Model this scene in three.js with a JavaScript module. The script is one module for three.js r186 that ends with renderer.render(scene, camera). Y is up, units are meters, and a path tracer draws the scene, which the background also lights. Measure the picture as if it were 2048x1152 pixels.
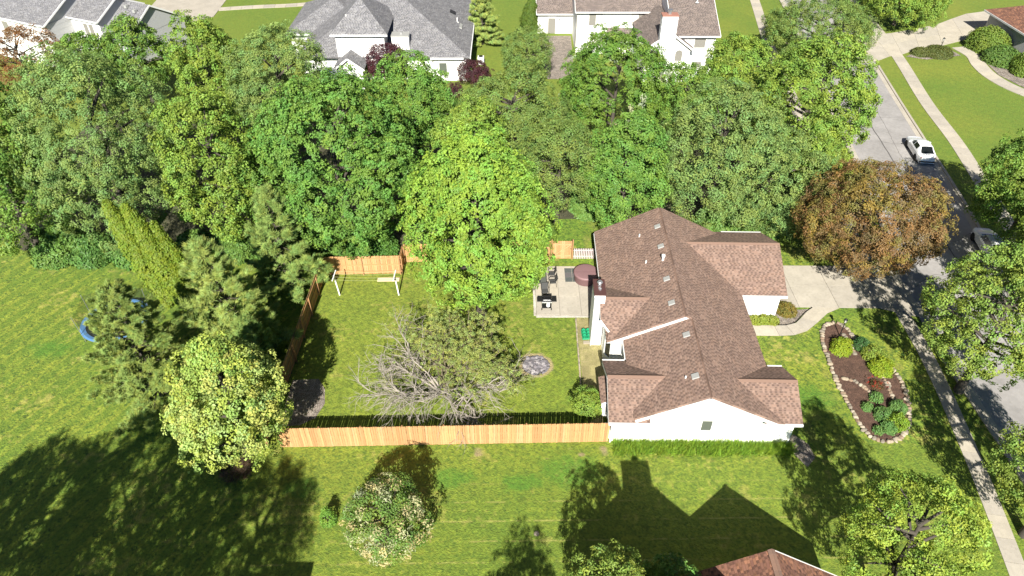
import * as THREE from 'three';
import { Sky } from 'three/addons/objects/Sky.js';
import { mergeGeometries } from 'three/addons/utils/BufferGeometryUtils.js';
import { RoundedBoxGeometry } from 'three/addons/geometries/RoundedBoxGeometry.js';

// ---------------------------------------------------------------- camera, sky, sun, exposure
const scene = new THREE.Scene();
const camera = new THREE.PerspectiveCamera(44.16, 1024 / 576, 0.5, 3000);
camera.position.set(0, 36, 0);
camera.rotation.set(-40.1 * Math.PI / 180, 0, 0);
const SUN_EL = 36.5 * Math.PI / 180, SUN_AZ = 4 * Math.PI / 180;          // shadows run away from the camera, slightly to the right
const sunDir = new THREE.Vector3(-Math.sin(SUN_AZ) * Math.cos(SUN_EL), Math.sin(SUN_EL), Math.cos(SUN_AZ) * Math.cos(SUN_EL));
const sky = new Sky();
sky.name = 'sky'; sky.scale.setScalar(2500); sky.userData.kind = 'structure';
sky.material.uniforms.sunPosition.value.copy(sunDir);
sky.material.uniforms.turbidity.value = 2.2; sky.material.uniforms.rayleigh.value = 0.5;
sky.material.uniforms.mieCoefficient.value = 0.004;
scene.add(sky);
scene.environmentIntensity = 0.1;
const sun = new THREE.DirectionalLight(new THREE.Color(1.0, 0.955, 0.87), 5);
sun.name = 'sun'; sun.position.copy(sunDir).multiplyScalar(150).add(new THREE.Vector3(0, 0, -55));
sun.target.position.set(0, 0, -55); sun.castShadow = true; sun.shadow.mapSize.set(4096, 4096);
Object.assign(sun.shadow.camera, { left: -90, right: 90, top: 80, bottom: -80, near: 1, far: 400 });
scene.add(sun, sun.target);
const renderer = new THREE.WebGLRenderer({ antialias: true });
renderer.toneMapping = THREE.LinearToneMapping;
renderer.toneMappingExposure = 2.3;
renderer.shadowMap.enabled = true;

// ---------------------------------------------------------------- helpers
function mulberry(a) { return () => { a |= 0; a = a + 0x6D2B79F5 | 0; let t = Math.imul(a ^ a >>> 15, 1 | a); t = t + Math.imul(t ^ t >>> 7, 61 | t) ^ t; return ((t ^ t >>> 14) >>> 0) / 4294967296; }; }
const V3 = (x, y, z) => new THREE.Vector3(x, y, z);
const lerp = (a, b, t) => a + (b - a) * t, clamp = (x, a = 0, b = 1) => Math.min(b, Math.max(a, x));
const smooth = (a, b, x) => { const t = clamp((x - a) / (b - a)); return t * t * (3 - 2 * t); };
const hash2 = (x, y) => { let h = Math.imul(x | 0, 374761393) + Math.imul(y | 0, 668265263); h = Math.imul(h ^ h >>> 13, 1274126177); return ((h ^ h >>> 16) >>> 0) / 4294967296; };
function vnoise(x, y, px = 0, py = 0) {                       // value noise, optionally periodic
  const xi = Math.floor(x), yi = Math.floor(y), fx = x - xi, fy = y - yi, u = fx * fx * (3 - 2 * fx), v = fy * fy * (3 - 2 * fy);
  const m = (a, p) => p ? ((a % p) + p) % p : a;
  const a = hash2(m(xi, px), m(yi, py)), b = hash2(m(xi + 1, px), m(yi, py)), c = hash2(m(xi, px), m(yi + 1, py)), d = hash2(m(xi + 1, px), m(yi + 1, py));
  return lerp(lerp(a, b, u), lerp(c, d, u), v);
}
const taken = new Map();
function numbered(name) { const n = taken.get(name) || 0; taken.set(name, n + 1); return n ? name + '_' + String(n).padStart(3, '0') : name; }
function part(name, geo, mat, parent) { const m = new THREE.Mesh(geo, mat); m.name = name; m.castShadow = m.receiveShadow = true; parent.add(m); return m; }
function thing(name, label, category, x = 0, y = 0, z = 0, turn = 0, group) {
  const o = new THREE.Group(); o.name = numbered(name); o.position.set(x, y, z); o.rotation.y = turn; o.userData = { label, category };
  if (group) o.userData.group = group; scene.add(o); return o;
}
function structure(name, geo, mat) { const m = part(name, geo, mat, scene); m.userData.kind = 'structure'; return m; }
const merge = (a) => mergeGeometries(a.map((g) => { const n = g.index ? g.toNonIndexed() : g; for (const k of Object.keys(n.attributes)) if (!['position', 'normal', 'uv'].includes(k)) n.deleteAttribute(k); return n; }));
const box = (w, h, d, x = 0, y = 0, z = 0) => new THREE.BoxGeometry(w, h, d).translate(x, y, z);
const rbox = (w, h, d, r, x = 0, y = 0, z = 0) => new RoundedBoxGeometry(w, h, d, 2, r).translate(x, y, z);
const cyl = (r0, r1, h, n = 12, x = 0, y = 0, z = 0) => new THREE.CylinderGeometry(r1, r0, h, n).translate(x, y + h / 2, z);   // r0 below, r1 above
function bar(a, b, r0, r1 = r0, n = 6) {                       // tapered rod between two points
  const d = b.clone().sub(a), L = d.length(), g = new THREE.CylinderGeometry(r1, r0, L, n, 1);
  g.translate(0, L / 2, 0); g.applyQuaternion(new THREE.Quaternion().setFromUnitVectors(V3(0, 1, 0), d.normalize())); return g.translate(a.x, a.y, a.z);
}
function geoFrom(pos, uv) {
  const g = new THREE.BufferGeometry(); g.setAttribute('position', new THREE.Float32BufferAttribute(pos, 3));
  g.setAttribute('uv', new THREE.Float32BufferAttribute(uv || new Float32Array(pos.length / 3 * 2), 2)); g.computeVertexNormals(); return g;
}
// flat polygon slab: outline points [x, z], between two heights; uv in metres
function prism(pts, y0, y1, open = false) {
  let area = 0; pts.forEach((p, i) => { const q = pts[(i + 1) % pts.length]; area += p[0] * q[1] - q[0] * p[1]; });
  const P = area < 0 ? pts : [...pts].reverse();
  const tri = THREE.ShapeUtils.triangulateShape(P.map((p) => new THREE.Vector2(p[0], -p[1])), []), pos = [], uv = [];
  const put = (x, y, z, u, v) => { pos.push(x, y, z); uv.push(u, v); };
  for (const t of tri) for (const i of t) put(P[i][0], y1, P[i][1], P[i][0], -P[i][1]);
  if (!open) P.forEach((p, i) => {
    const q = P[(i + 1) % P.length], L = Math.hypot(q[0] - p[0], q[1] - p[1]);
    const A = [p[0], y0, p[1], 0, y0], B = [q[0], y0, q[1], L, y0], C = [q[0], y1, q[1], L, y1], D = [p[0], y1, p[1], 0, y1];
    for (const k of [A, B, C, A, C, D]) put(...k);
  });
  return geoFrom(pos, uv);
}
// any planar polygon in space made into a slab `thick` below its face; u runs along uDir, v up the face, in metres
function plate(points, thick, uDir) {
  const P = points.map((p) => V3(...p)), n = V3(0, 0, 0);
  P.forEach((p, i) => { const q = P[(i + 1) % P.length]; n.x += (p.y - q.y) * (p.z + q.z); n.y += (p.z - q.z) * (p.x + q.x); n.z += (p.x - q.x) * (p.y + q.y); }); n.normalize();
  const u = V3(...uDir).normalize(), v = n.clone().cross(u).normalize(); if (v.y < 0) v.negate();
  const flat = P.map((p) => new THREE.Vector2(p.dot(u), p.dot(v)));
  const tri = THREE.ShapeUtils.triangulateShape(flat, []), pos = [], uv = [], off = n.clone().multiplyScalar(-thick);
  const put = (p, a, b) => { pos.push(p.x, p.y, p.z); uv.push(a, b); };
  for (const t of tri) {
    const e = P[t[1]].clone().sub(P[t[0]]).cross(P[t[2]].clone().sub(P[t[0]])).dot(n) > 0 ? t : [t[0], t[2], t[1]];
    for (const i of e) put(P[i], flat[i].x, flat[i].y);
    for (const i of [e[0], e[2], e[1]]) put(P[i].clone().add(off), flat[i].x, flat[i].y);
  }
  P.forEach((p, i) => { const q = P[(i + 1) % P.length], p2 = p.clone().add(off), q2 = q.clone().add(off); for (const [k, a, b] of [[p, 0, 0], [p2, 0, thick], [q2, 1, thick], [p, 0, 0], [q2, 1, thick], [q, 1, 0]]) put(k, a, b); });
  return geoFrom(pos, uv);
}
const lin = (r, g, b) => new THREE.Color().setRGB(r, g, b);
const mat = (r, g, b, rough = 0.8, extra = {}) => new THREE.MeshStandardMaterial({ color: lin(r, g, b), roughness: rough, side: THREE.DoubleSide, ...extra });
function dataTex(w, h, fn, repeatM, srgb = true) {            // fn(i, j) -> [r, g, b] 0..1 linear
  const d = new Uint8Array(w * h * 4), enc = (x) => 255 * (srgb ? (x <= 0.0031308 ? 12.92 * x : 1.055 * Math.pow(x, 1 / 2.4) - 0.055) : x);
  for (let j = 0; j < h; j++) for (let i = 0; i < w; i++) { const c = fn(i, j), k = (j * w + i) * 4; d[k] = clamp(enc(clamp(c[0])), 0, 255); d[k + 1] = clamp(enc(clamp(c[1])), 0, 255); d[k + 2] = clamp(enc(clamp(c[2])), 0, 255); d[k + 3] = 255; }
  const t = new THREE.DataTexture(d, w, h); t.wrapS = t.wrapT = THREE.RepeatWrapping; t.magFilter = THREE.LinearFilter; t.minFilter = THREE.LinearMipmapLinearFilter; t.generateMipmaps = true;
  if (srgb) t.colorSpace = THREE.SRGBColorSpace; if (repeatM) t.repeat.set(1 / repeatM[0], 1 / repeatM[1]); t.needsUpdate = true; return t;
}
const mix3 = (a, b, t) => [lerp(a[0], b[0], t), lerp(a[1], b[1], t), lerp(a[2], b[2], t)];
const mul3 = (a, k) => [a[0] * k, a[1] * k, a[2] * k];

// ---------------------------------------------------------------- surface materials
// asphalt shingles: staggered tabs in courses of 0.14 m, blended tones
function shingleMap(base, tones, spread) {
  const W = 1024, H = 1024, M = 4.2, courses = 30, ch = H / courses;
  const col = dataTex(W, H, (i, j) => {
    const c = Math.floor(j / ch), fy = j / ch - c, tabs = 14, off = hash2(c, 91) * tabs;
    const tx = (i / W * tabs + off), t = Math.floor(tx) % tabs, fx = tx - Math.floor(tx), r = hash2(t + 57, c), k = tones[Math.floor(r * tones.length)];
    let v = 1 + spread * (hash2(t + 5, c + 400) - 0.5) + 0.16 * (hash2(i, j) - 0.5) + 0.1 * (vnoise(i / 3, j / 3, 0, 0) - 0.5);
    v *= 0.93 + 0.14 * vnoise(i / 128, j / 128, 8, 8);
    if (hash2(t + 11, c + 77) < 0.85 && fx < 0.42 + 0.2 * hash2(t, c + 9) && fy < 0.8) v *= 0.6;          // darker overlaid tab of a laminated shingle
    return mul3([base[0] * k[0], base[1] * k[1], base[2] * k[2]], v);
  }, [M, M]);
  const bump = dataTex(W, H, (i, j) => {
    const c = Math.floor(j / ch), fy = j / ch - c, off = hash2(c, 91) * 14, tx = i / W * 14 + off, t = Math.floor(tx) % 14, fx = tx - Math.floor(tx);
    let h = 0.75 - 0.55 * fy; if (hash2(t + 11, c + 77) < 0.55 && fx < 0.42 && fy < 0.8) h -= 0.12;
    h += 0.1 * (hash2(i, j) - 0.5); return [h, h, h];
  }, [M, M], false);
  return { map: col, bumpMap: bump, bumpScale: 0.03 };
}
const M = {};
M.shingle = mat(1, 1, 1, 0.92, shingleMap([0.228, 0.152, 0.116], [[1.1, 1.1, 1.1], [0.98, 0.97, 0.96], [0.88, 0.86, 0.87], [1.04, 1, 0.97]], 0.16));
M.shingleGrey = mat(1, 1, 1, 0.92, shingleMap([0.19, 0.187, 0.19], [[1.15, 1.15, 1.15], [0.95, 0.95, 0.97], [0.8, 0.8, 0.82], [1.05, 1.04, 1.02]], 0.25));
M.shingleTaupe = mat(1, 1, 1, 0.92, shingleMap([0.18, 0.145, 0.125], [[1.15, 1.13, 1.12], [0.95, 0.95, 0.97], [0.8, 0.8, 0.82], [1.05, 1.04, 1.02]], 0.25));
M.shingleRed = mat(1, 1, 1, 0.92, shingleMap([0.2, 0.1, 0.065], [[1.35, 1.25, 1.1], [0.95, 0.9, 0.9], [0.78, 0.72, 0.74], [1.05, 1, 0.95]], 0.4));
const sidingBump = dataTex(8, 256, (i, j) => { const f = (j / 256 * 10) % 1; const h = 0.2 + 0.8 * (1 - f); return [h, h, h]; }, [1, 1.15], false);
M.white = mat(0.8, 0.79, 0.76, 0.6, { bumpMap: sidingBump, bumpScale: 0.012 });
M.trim = mat(0.78, 0.77, 0.74, 0.5);
M.siding = mat(0.42, 0.42, 0.42, 0.6, { bumpMap: sidingBump, bumpScale: 0.012 });
M.gutter = mat(0.66, 0.66, 0.65, 0.4);
M.soffit = mat(0.6, 0.58, 0.55, 0.7);
M.brick = mat(0.3, 0.14, 0.1, 0.9);
M.chimneyCap = mat(0.075, 0.032, 0.028, 0.6);
M.metal = mat(0.55, 0.55, 0.55, 0.35, { metalness: 0.8 });
M.ventMetal = mat(0.3, 0.3, 0.28, 0.6);
M.glass = mat(0.09, 0.1, 0.085, 0.12);
M.glassDark = mat(0.01, 0.012, 0.012, 0.08);
M.black = mat(0.012, 0.012, 0.012, 0.45);
M.rubber = mat(0.014, 0.014, 0.014, 0.9);
M.concrete = (() => {
  const f = (i, j) => { let v = 0.86 + 0.16 * vnoise(i / 90, j / 90, 11, 11) + 0.12 * (vnoise(i / 16, j / 16, 64, 64) - 0.5) + 0.13 * (hash2(i, j) - 0.5); if (vnoise(i / 22 + 40, j / 22, 0, 0) > 0.86) v *= 0.9; return mul3([0.41, 0.37, 0.3], v); };
  return mat(1, 1, 1, 0.9, { map: dataTex(1024, 1024, f, [9, 9]) });
})();
M.concrete2 = M.concrete.clone(); M.concrete2.color = lin(0.93, 0.93, 0.94);
M.concrete3 = M.concrete.clone(); M.concrete3.color = lin(1.06, 1.05, 1.02);
M.road = (() => {
  const f = (i, j) => { let v = 0.85 + 0.25 * vnoise(i / 128, j / 128, 8, 8) + 0.16 * (vnoise(i / 20, j / 20, 0, 0) - 0.5) + 0.16 * (hash2(i, j) - 0.5); return mul3([0.285, 0.27, 0.255], v); };
  return mat(1, 1, 1, 0.92, { map: dataTex(1024, 1024, f, [11, 11]) });
})();
M.tar = mat(0.09, 0.085, 0.08, 0.8);
M.joint = mat(0.075, 0.062, 0.045, 0.95);
M.cedar = [0, 1, 2, 3, 4, 5, 6, 7, 8].map((k) => {
  const r = mulberry(900 + k), tone = 0.76 + r() * 0.4, warm = 0.88 + 0.2 * r();
  const t = dataTex(32, 256, (i, j) => { const g = vnoise(i / 2.2 + k * 50, j / 40, 0, 0), s = vnoise(i / 6 + k * 9, j / 14, 0, 0); let v = (0.8 + 0.35 * g) * tone; if (s > 0.9) v *= 0.6; return [0.46 * v * warm, 0.255 * v, 0.11 * v / warm]; });
  return mat(1, 1, 1, 0.8, { map: t });
});
M.cedarOld = mat(0.23, 0.155, 0.08, 0.85);
M.post = mat(0.32, 0.17, 0.075, 0.85);
const speckle = (base, a, b, cell, n = 512, m = 4) => dataTex(n, n, (i, j) => { const r = hash2(Math.floor(i / cell), Math.floor(j / cell)), v = 0.75 + 0.5 * vnoise(i / 40, j / 40, 0, 0); return mul3(r < 0.3 ? a : r > 0.75 ? b : base, v * (0.8 + 0.4 * hash2(i, j))); }, [m, m]);
M.mulch = mat(1, 1, 1, 1, { map: speckle([0.125, 0.066, 0.044], [0.055, 0.028, 0.018], [0.2, 0.115, 0.078], 3, 512, 3), bumpMap: dataTex(256, 256, (i, j) => { const h = hash2(i >> 1, j >> 1); return [h, h, h]; }, [2, 2], false), bumpScale: 0.05 });
M.litter = mat(1, 1, 1, 1, { map: speckle([0.07, 0.07, 0.03], [0.03, 0.04, 0.015], [0.14, 0.12, 0.07], 2, 512, 6), bumpMap: dataTex(256, 256, (i, j) => { const h = hash2(i, j); return [h, h, h]; }, [3, 3], false), bumpScale: 0.05 });
M.dryBed = mat(1, 1, 1, 1, { map: speckle([0.27, 0.23, 0.1], [0.14, 0.15, 0.04], [0.36, 0.29, 0.16], 2, 512, 4) });
M.gravel = mat(1, 1, 1, 1, { map: speckle([0.3, 0.25, 0.2], [0.13, 0.1, 0.085], [0.46, 0.41, 0.35], 4, 512, 4), bumpMap: dataTex(256, 256, (i, j) => { const h = hash2(i >> 1, j >> 1); return [h, h, h]; }, [2, 2], false), bumpScale: 0.05 });
M.paleGravel = mat(1, 1, 1, 1, { map: speckle([0.44, 0.4, 0.34], [0.25, 0.22, 0.18], [0.58, 0.54, 0.48], 4, 512, 3) });
M.stone = [[0.29, 0.235, 0.165], [0.2, 0.17, 0.13], [0.33, 0.28, 0.21], [0.24, 0.17, 0.115]].map((c) => mat(...c, 0.9));
M.slate = [[0.2, 0.18, 0.19], [0.14, 0.13, 0.14], [0.27, 0.25, 0.25]].map((c) => mat(...c, 0.8));
M.bark = mat(0.06, 0.05, 0.038, 0.95);
M.barkPale = mat(0.3, 0.265, 0.22, 0.9);

// ---------------------------------------------------------------- ground and lawns
const grassBump = dataTex(512, 512, (i, j) => { const h = 0.55 * hash2(i, j) + 0.45 * vnoise(i / 3, j / 3, 0, 0); return [h, h, h]; }, [12, 12], false);
const GY = [0.178, 0.2, 0.02], GG = [0.09, 0.158, 0.013], GD = [0.04, 0.085, 0.009], GDRY = [0.29, 0.24, 0.07];
function grassColour(x, z, seed) {
  const big = vnoise(x / 7 + seed, z / 5 + 3) * 0.6 + vnoise(x / 2.3, z / 1.9 + seed) * 0.4, fine = hash2(Math.round(x * 47), Math.round(z * 47)), mid = vnoise(x * 4.1, z * 4.1 + seed), sm = vnoise(x * 10, z * 10);
  let c = mix3(GG, GY, clamp(0.1 + 0.75 * big + 0.5 * (mid - 0.5) - 0.35 * smooth(-1, 4, x) * smooth(-27.6, -28.5, z) * smooth(7, 5.5, x)));
  c = mix3(c, GD, clamp(2.2 * (sm - 0.48)));
  const dry = vnoise(x / 1.7 + 80, z / 1.4) * 0.55 + mid * 0.45; c = mix3(c, GDRY, smooth(0.66, 0.86, dry) * 0.42);
  return mul3(c, 0.3 + 0.45 * fine + 0.3 * mid + 0.4 * vnoise(x * 6 + 31, z * 6) + 0.6 * vnoise(x * 12.3 + 7, z * 12.3));
}
const LX0 = -50, LX1 = 50, LZ0 = -62, LZ1 = -4;
const lawnTex = (() => {
  const W = 2048, H = 1600;
  return dataTex(W, H, (i, j) => {
    const x = lerp(LX0, LX1, (i + 0.5) / W), z = lerp(LZ1, LZ0, (j + 0.5) / H);
    let c = grassColour(x, z, 11);
    if (x < -15.3) {                                          // diagonal mowing passes
      const s = (x * 0.9 + z * 0.44) / 1.25 + 0.16 * (vnoise(x / 3, z / 3) - 0.5), q = s - Math.floor(s);
      const k = smooth(0.0, 0.1, q) - smooth(0.5, 0.6, q); c = mix3(c, mul3(GG, 0.92), 0.55 * k * (0.6 + 0.5 * vnoise(x, z)));
      if (q > 0.93 || q < 0.05) c = mix3(c, mul3(GY, 1.25), 0.6 * vnoise(x * 2.2, z * 2.2));
    } else if (z > -27.6) {                                   // passes along the fence
      const s = (z + 0.02 * x) / 0.62 + 0.1 * (vnoise(x / 2, z * 2) - 0.5), q = s - Math.floor(s), w = smooth(-26.5, -22, z);
      c = mix3(c, mul3(GG, 0.95), w * 0.35 * (smooth(0.1, 0.3, q) - smooth(0.6, 0.85, q)));
      const s2 = (z + 0.015 * x) / 1.24, q2 = s2 - Math.floor(s2); if (q2 < 0.085) c = mix3(c, [0.32, 0.3, 0.085], w * 0.75 * smooth(0.35, 0.75, vnoise(x * 1.1, s2 * 3 | 0) * 0.6 + 0.4 * vnoise(x * 7, z * 7)));
      c = mix3(c, [0.115, 0.15, 0.014], 0.3);
    } else if (x < 6 && z > -46) c = mix3(c, mul3(GY, 0.5 + 0.95 * vnoise(x * 5, z * 5)), 0.35);
    else if (x > 6) { const s = vnoise(x / 0.9 + 5, z / 0.9); c = mix3(c, GDRY, 0.25 * smooth(0.68, 0.9, s)); }
    for (const [px, pz, pr] of [[-3.5, -25.1, 0.9], [0.5, -24.8, 0.8], [3.6, -25.6, 1.6], [-12.3, -24.4, 0.8], [19.6, -31.5, 1.5], [-24, -44, 1.8], [-33, -36, 1.2]]) { const q = Math.hypot((x - px) / 1.6, z - pz) + 0.5 * (vnoise(x * 2.4, z * 2.4) - 0.5); if (q < pr) c = mix3(c, mul3([0.055, 0.165, 0.012], 0.6 + 0.7 * vnoise(x * 11, z * 11)), 0.6 * smooth(pr, pr * 0.4, q)); }
    // worn ring round the fire pit and thin soil at the foot of the fences
    const r = Math.hypot(x - 1.67, z + 34.4), wob = 0.25 * (vnoise(x * 3, z * 3) - 0.5); if (r + wob < 1.3) c = mix3(c, mul3([0.34, 0.26, 0.14], 0.75 + 0.5 * hash2(i, j)), smooth(1.32, 1.02, r + wob) * 0.85);
    if (Math.abs(z + 27.0) < 0.5 && x > -3 && x < 6.2) c = mix3(c, mul3([0.26, 0.2, 0.12], 0.7 + 0.5 * hash2(i, j)), smooth(0.62, 0.85, vnoise(x * 1.4, z * 2.2)) * 0.8);
    return c;
  });
})();
{
  const W = LX1 - LX0, g = prism([[LX0, LZ1], [LX1, LZ1], [LX1, LZ0], [LX0, LZ0]], 0, 0, true), uv = g.attributes.uv, p = g.attributes.position;
  for (let i = 0; i < p.count; i++) uv.setXY(i, (p.getX(i) - LX0) / W, (LZ1 - p.getZ(i)) / (LZ1 - LZ0));
  const gb = grassBump.clone(); gb.repeat.set(W / 12, (LZ1 - LZ0) / 12);
  structure('lawn', g, mat(1, 1, 1, 0.95, { map: lawnTex, bumpMap: gb, bumpScale: 0.05 }));
  const farTex = dataTex(1024, 1024, (i, j) => { const x = i / 1024 * 40, z = j / 1024 * 40; const s = (x * 0.8 + z * 0.6) * 0.8; const k = 0.5 + 0.5 * Math.sin(s * Math.PI * 2 * 25 / 25); let c = mix3(GG, GY, 0.2 + 0.6 * vnoise(x / 5, z / 5, 8, 8) + 0.3 * (vnoise(x * 3, z * 3) - 0.5)); c = mix3(c, GG, 0.12 * k); return mul3(c, 0.72 + 0.32 * hash2(i, j) + 0.25 * vnoise(i / 4, j / 4, 256, 256)); }, [40, 40]);
  const gb2 = grassBump.clone();
  structure('ground', prism([[-1500, 700], [1500, 700], [1500, -1500], [-1500, -1500]], -0.02, -0.02, true), mat(1, 1, 1, 0.95, { map: farTex, bumpMap: gb2, bumpScale: 0.05 }));
}
// bare leaf litter under the belt of trees
structure('woodland_floor', prism([[-46, -50.5], [-41, -47.6], [-35, -48.4], [-29, -48.0], [-24, -47.4], [-18, -46.9], [-12, -46.6], [-7, -47.6], [-1, -49.5], [2.5, -52.2], [9, -52.4], [12, -50.5], [16, -49.4], [22, -50.6], [25, -53], [26, -60], [22, -66], [8, -67], [-10, -69], [-30, -72], [-46, -70]], 0.012, 0.012, true), M.litter);
structure('mulch_corner', prism([[-14.95, -33.0], [-13.2, -33.1], [-12.6, -32.2], [-12.35, -30.9], [-12.7, -29.7], [-13.6, -29.1], [-14.95, -29.0]], 0.012, 0.012, true), M.gravel);
structure('dry_border', prism([[4.85, -39.25], [6.5, -39.25], [7.6, -34.0], [7.3, -32.3], [5.9, -32.2], [5.9, -28.2], [4.9, -28.2], [4.78, -32.4]], 0.01, 0.01, true), M.dryBed);

// ---------------------------------------------------------------- street, pavements, drives
function along(pts, n) { return new THREE.CatmullRomCurve3(pts.map((p) => V3(p[0], 0, p[1]))).getSpacedPoints(n).map((p) => [p.x, p.z]); }
function offset(line, d) { return line.map((p, i) => { const a = line[Math.max(0, i - 1)], b = line[Math.min(line.length - 1, i + 1)], dx = b[0] - a[0], dz = b[1] - a[1], L = Math.hypot(dx, dz); return [p[0] - dz / L * d, p[1] + dx / L * d]; }); }
const ribbon = (line, d0, d1, y0, y1, open) => prism([...offset(line, d0), ...offset(line, d1).reverse()], y0, y1, open);
const roadLine = along([[33.4, 4], [34.3, -12], [34.6, -25], [34.6, -38], [35.6, -46], [37.0, -53], [38.8, -65.7], [40.2, -76], [42.2, -90], [44.8, -110], [47.5, -140], [52, -190]], 90);
structure('street', ribbon(roadLine, -4.15, 4.15, 0.006, 0.006, true), M.road);
{ // kerbs with their gutters, cut where a drive comes in
  const run = (side, from, to) => { const l = roadLine.filter((p) => p[1] <= from && p[1] >= to); const k = structure('kerb', ribbon(l, side * 4.05, side * 4.3, -0.02, 0.11), M.concrete2); k.name = numbered('kerb'); const g = structure('gutter_apron', ribbon(l, side * 3.55, side * 4.05, -0.02, 0.014), M.concrete); g.name = numbered('gutter_apron'); };
  run(-1, 0, -39); run(-1, -47.6, -180); run(1, 0, -86.6); run(1, -97.5, -180);
  const crack = (pts, w, seed) => { const r = mulberry(seed), l = along(pts, 60).map((p) => [p[0] + (r() - 0.5) * 0.12, p[1]]); return ribbon(l, -w / 2, w / 2, 0.011, 0.011, true); };
  const st = scene.getObjectByName('street');
  part('tar_seam', crack([[34.9, -20], [35.2, -30], [36.0, -40], [36.9, -48], [37.4, -56], [38.3, -64.7], [39.4, -75.6], [41, -88]], 0.11, 5), M.tar, st);
  part('tar_seam', crack([[32.2, -55], [35, -57], [38, -59.2], [41.5, -60.5]], 0.05, 6), M.tar, st);
  part('tar_seam', crack([[36.6, -75], [39.6, -76.4], [43, -77.2]], 0.05, 7), M.tar, st);
  for (const [z, k] of [[-38, 9], [-43.5, 10], [-49.5, 11], [-66.5, 12], [-72, 13], [-83, 14]]) { const m = roadLine.reduce((a, p) => Math.abs(p[1] - z) < Math.abs(a[1] - z) ? p : a), r = mulberry(k); part('tar_seam', crack([[m[0] - 3.4, z + r() * 1.2], [m[0] - 1, z - r()], [m[0] + 1.2, z + r()], [m[0] + 3.4, z - r() * 1.2]], 0.035, k), M.tar, st); }
  part('tar_seam', crack([[37.9, -52], [38.8, -60], [40.3, -70], [42.2, -82]], 0.035, 8), M.tar, st);
}
function slabWalk(name, line, half, panel, y = 0.03) {         // a pavement of separate concrete panels with open joints
  const total = new THREE.CatmullRomCurve3(line.map((p) => V3(p[0], 0, p[1]))), n = Math.round(total.getLength() / panel), l = along(line, n * 3);
  const root = structure(name, ribbon(l, -half, half, 0.009, 0.009, true), M.joint), r = mulberry(name.length * 77);
  for (let k = 0; k < n; k++) { const seg = [0, 1, 2, 3].map((q) => l[k * 3 + q].slice()); const sh = (a, b) => { const L = Math.hypot(b[0] - a[0], b[1] - a[1]); a[0] += (b[0] - a[0]) / L * 0.012; a[1] += (b[1] - a[1]) / L * 0.012; }; sh(seg[0], seg[1]); sh(seg[3], seg[2]);
    part('concrete_panel', ribbon(seg, -half, half, -0.02, y + r() * 0.006), [M.concrete, M.concrete2, M.concrete3][Math.floor(r() * 3)], root); }
  return root;
}
slabWalk('pavement_near', [[25.6, -11], [26.4, -16], [27.1, -19.8], [28, -25], [28.6, -29.1], [29.05, -32.6], [29.35, -36], [29.5, -40.2]], 0.52, 1.5);
slabWalk('pavement_near_far_part', [[29.4, -45.7], [29.2, -49], [29.9, -55], [31.2, -66], [32.6, -80], [34, -92], [36.5, -108.4], [39, -125]], 0.7, 1.6);
slabWalk('pavement_across', [[42.2, -32], [42.8, -42], [43.9, -53], [45, -59], [46.2, -66], [47.2, -75], [49.6, -89.4], [51.2, -104], [53.5, -122]], 0.75, 1.6);
function panels(name, quads, y, mats = [M.concrete, M.concrete2, M.concrete3]) {   // drive or patio made of separate panels
  const hull = quads.map((q) => prism(q, 0.009, 0.009, true)), root = structure(name, merge(hull), M.joint), r = mulberry(name.length * 31 + 5);
  for (const q of quads) { const c = q.reduce((s, p) => [s[0] + p[0] / q.length, s[1] + p[1] / q.length], [0, 0]); part('concrete_panel', prism(q.map((p) => { const d = Math.hypot(p[0] - c[0], p[1] - c[1]); return [p[0] + (c[0] - p[0]) / d * 0.016, p[1] + (c[1] - p[1]) / d * 0.016]; }), -0.02, y + r() * 0.006), mats[Math.floor(r() * mats.length)], root); }
  return root;
}
{ // main drive: grid of panels flaring to the street, and the curved front walk
  const xs = [19.2, 21.9, 24.9, 27.9, 30.3], q = [], near = [-40.5, -40.44, -40.38, -40.34, -39.4], far = [-45.62, -45.58, -45.55, -45.55, -46.6];
  for (let i = 0; i < 4; i++) for (let k = 0; k < 2; k++) { const a = (t, j) => lerp(near[j], far[j], t); q.push([[xs[i], a(k / 2, i)], [xs[i + 1], a(k / 2, i + 1)], [xs[i + 1], a((k + 1) / 2, i + 1)], [xs[i], a((k + 1) / 2, i)]]); }
  const lo = [[16.3, -37.35], [17.8, -37.34], [19.5, -37.32], [20.6, -37.4], [21.7, -37.85], [22.8, -38.8], [23.8, -39.75], [24.9, -40.34]], hi = [[16.3, -38.45], [17.8, -38.45], [19.4, -38.42], [20.3, -38.45], [21.1, -38.7], [21.7, -39.3], [22.3, -39.95], [22.9, -40.42]];
  for (let i = 0; i < 7; i++) q.push([lo[i], lo[i + 1], hi[i + 1], hi[i]]);
  panels('driveway', q, 0.032);
  panels('drive_apron', [[[30.3, -39.5], [31.1, -39.0], [31.1, -46.9], [30.3, -46.5]]], 0.028);
}
{ // patio
  const xs = [1.85, 3.62, 5.25, 6.75], zs = [-39.55, -41.6, -43.6, -45.45], q = [];
  for (let i = 0; i < 3; i++) for (let k = 0; k < 3; k++) q.push([[xs[i], zs[k]], [xs[i + 1], zs[k]], [xs[i + 1], zs[k + 1]], [xs[i], zs[k + 1]]]);
  panels('patio', q, 0.05);
  const r = mulberry(71), g = new THREE.DodecahedronGeometry(0.07, 0), pts = [];
  structure('patio_gravel_edge', merge([box(4.95, 0.03, 0.22, 4.3, 0.014, -39.42), box(0.2, 0.03, 5.9, 1.74, 0.012, -42.45)]), M.paleGravel);
}
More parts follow.
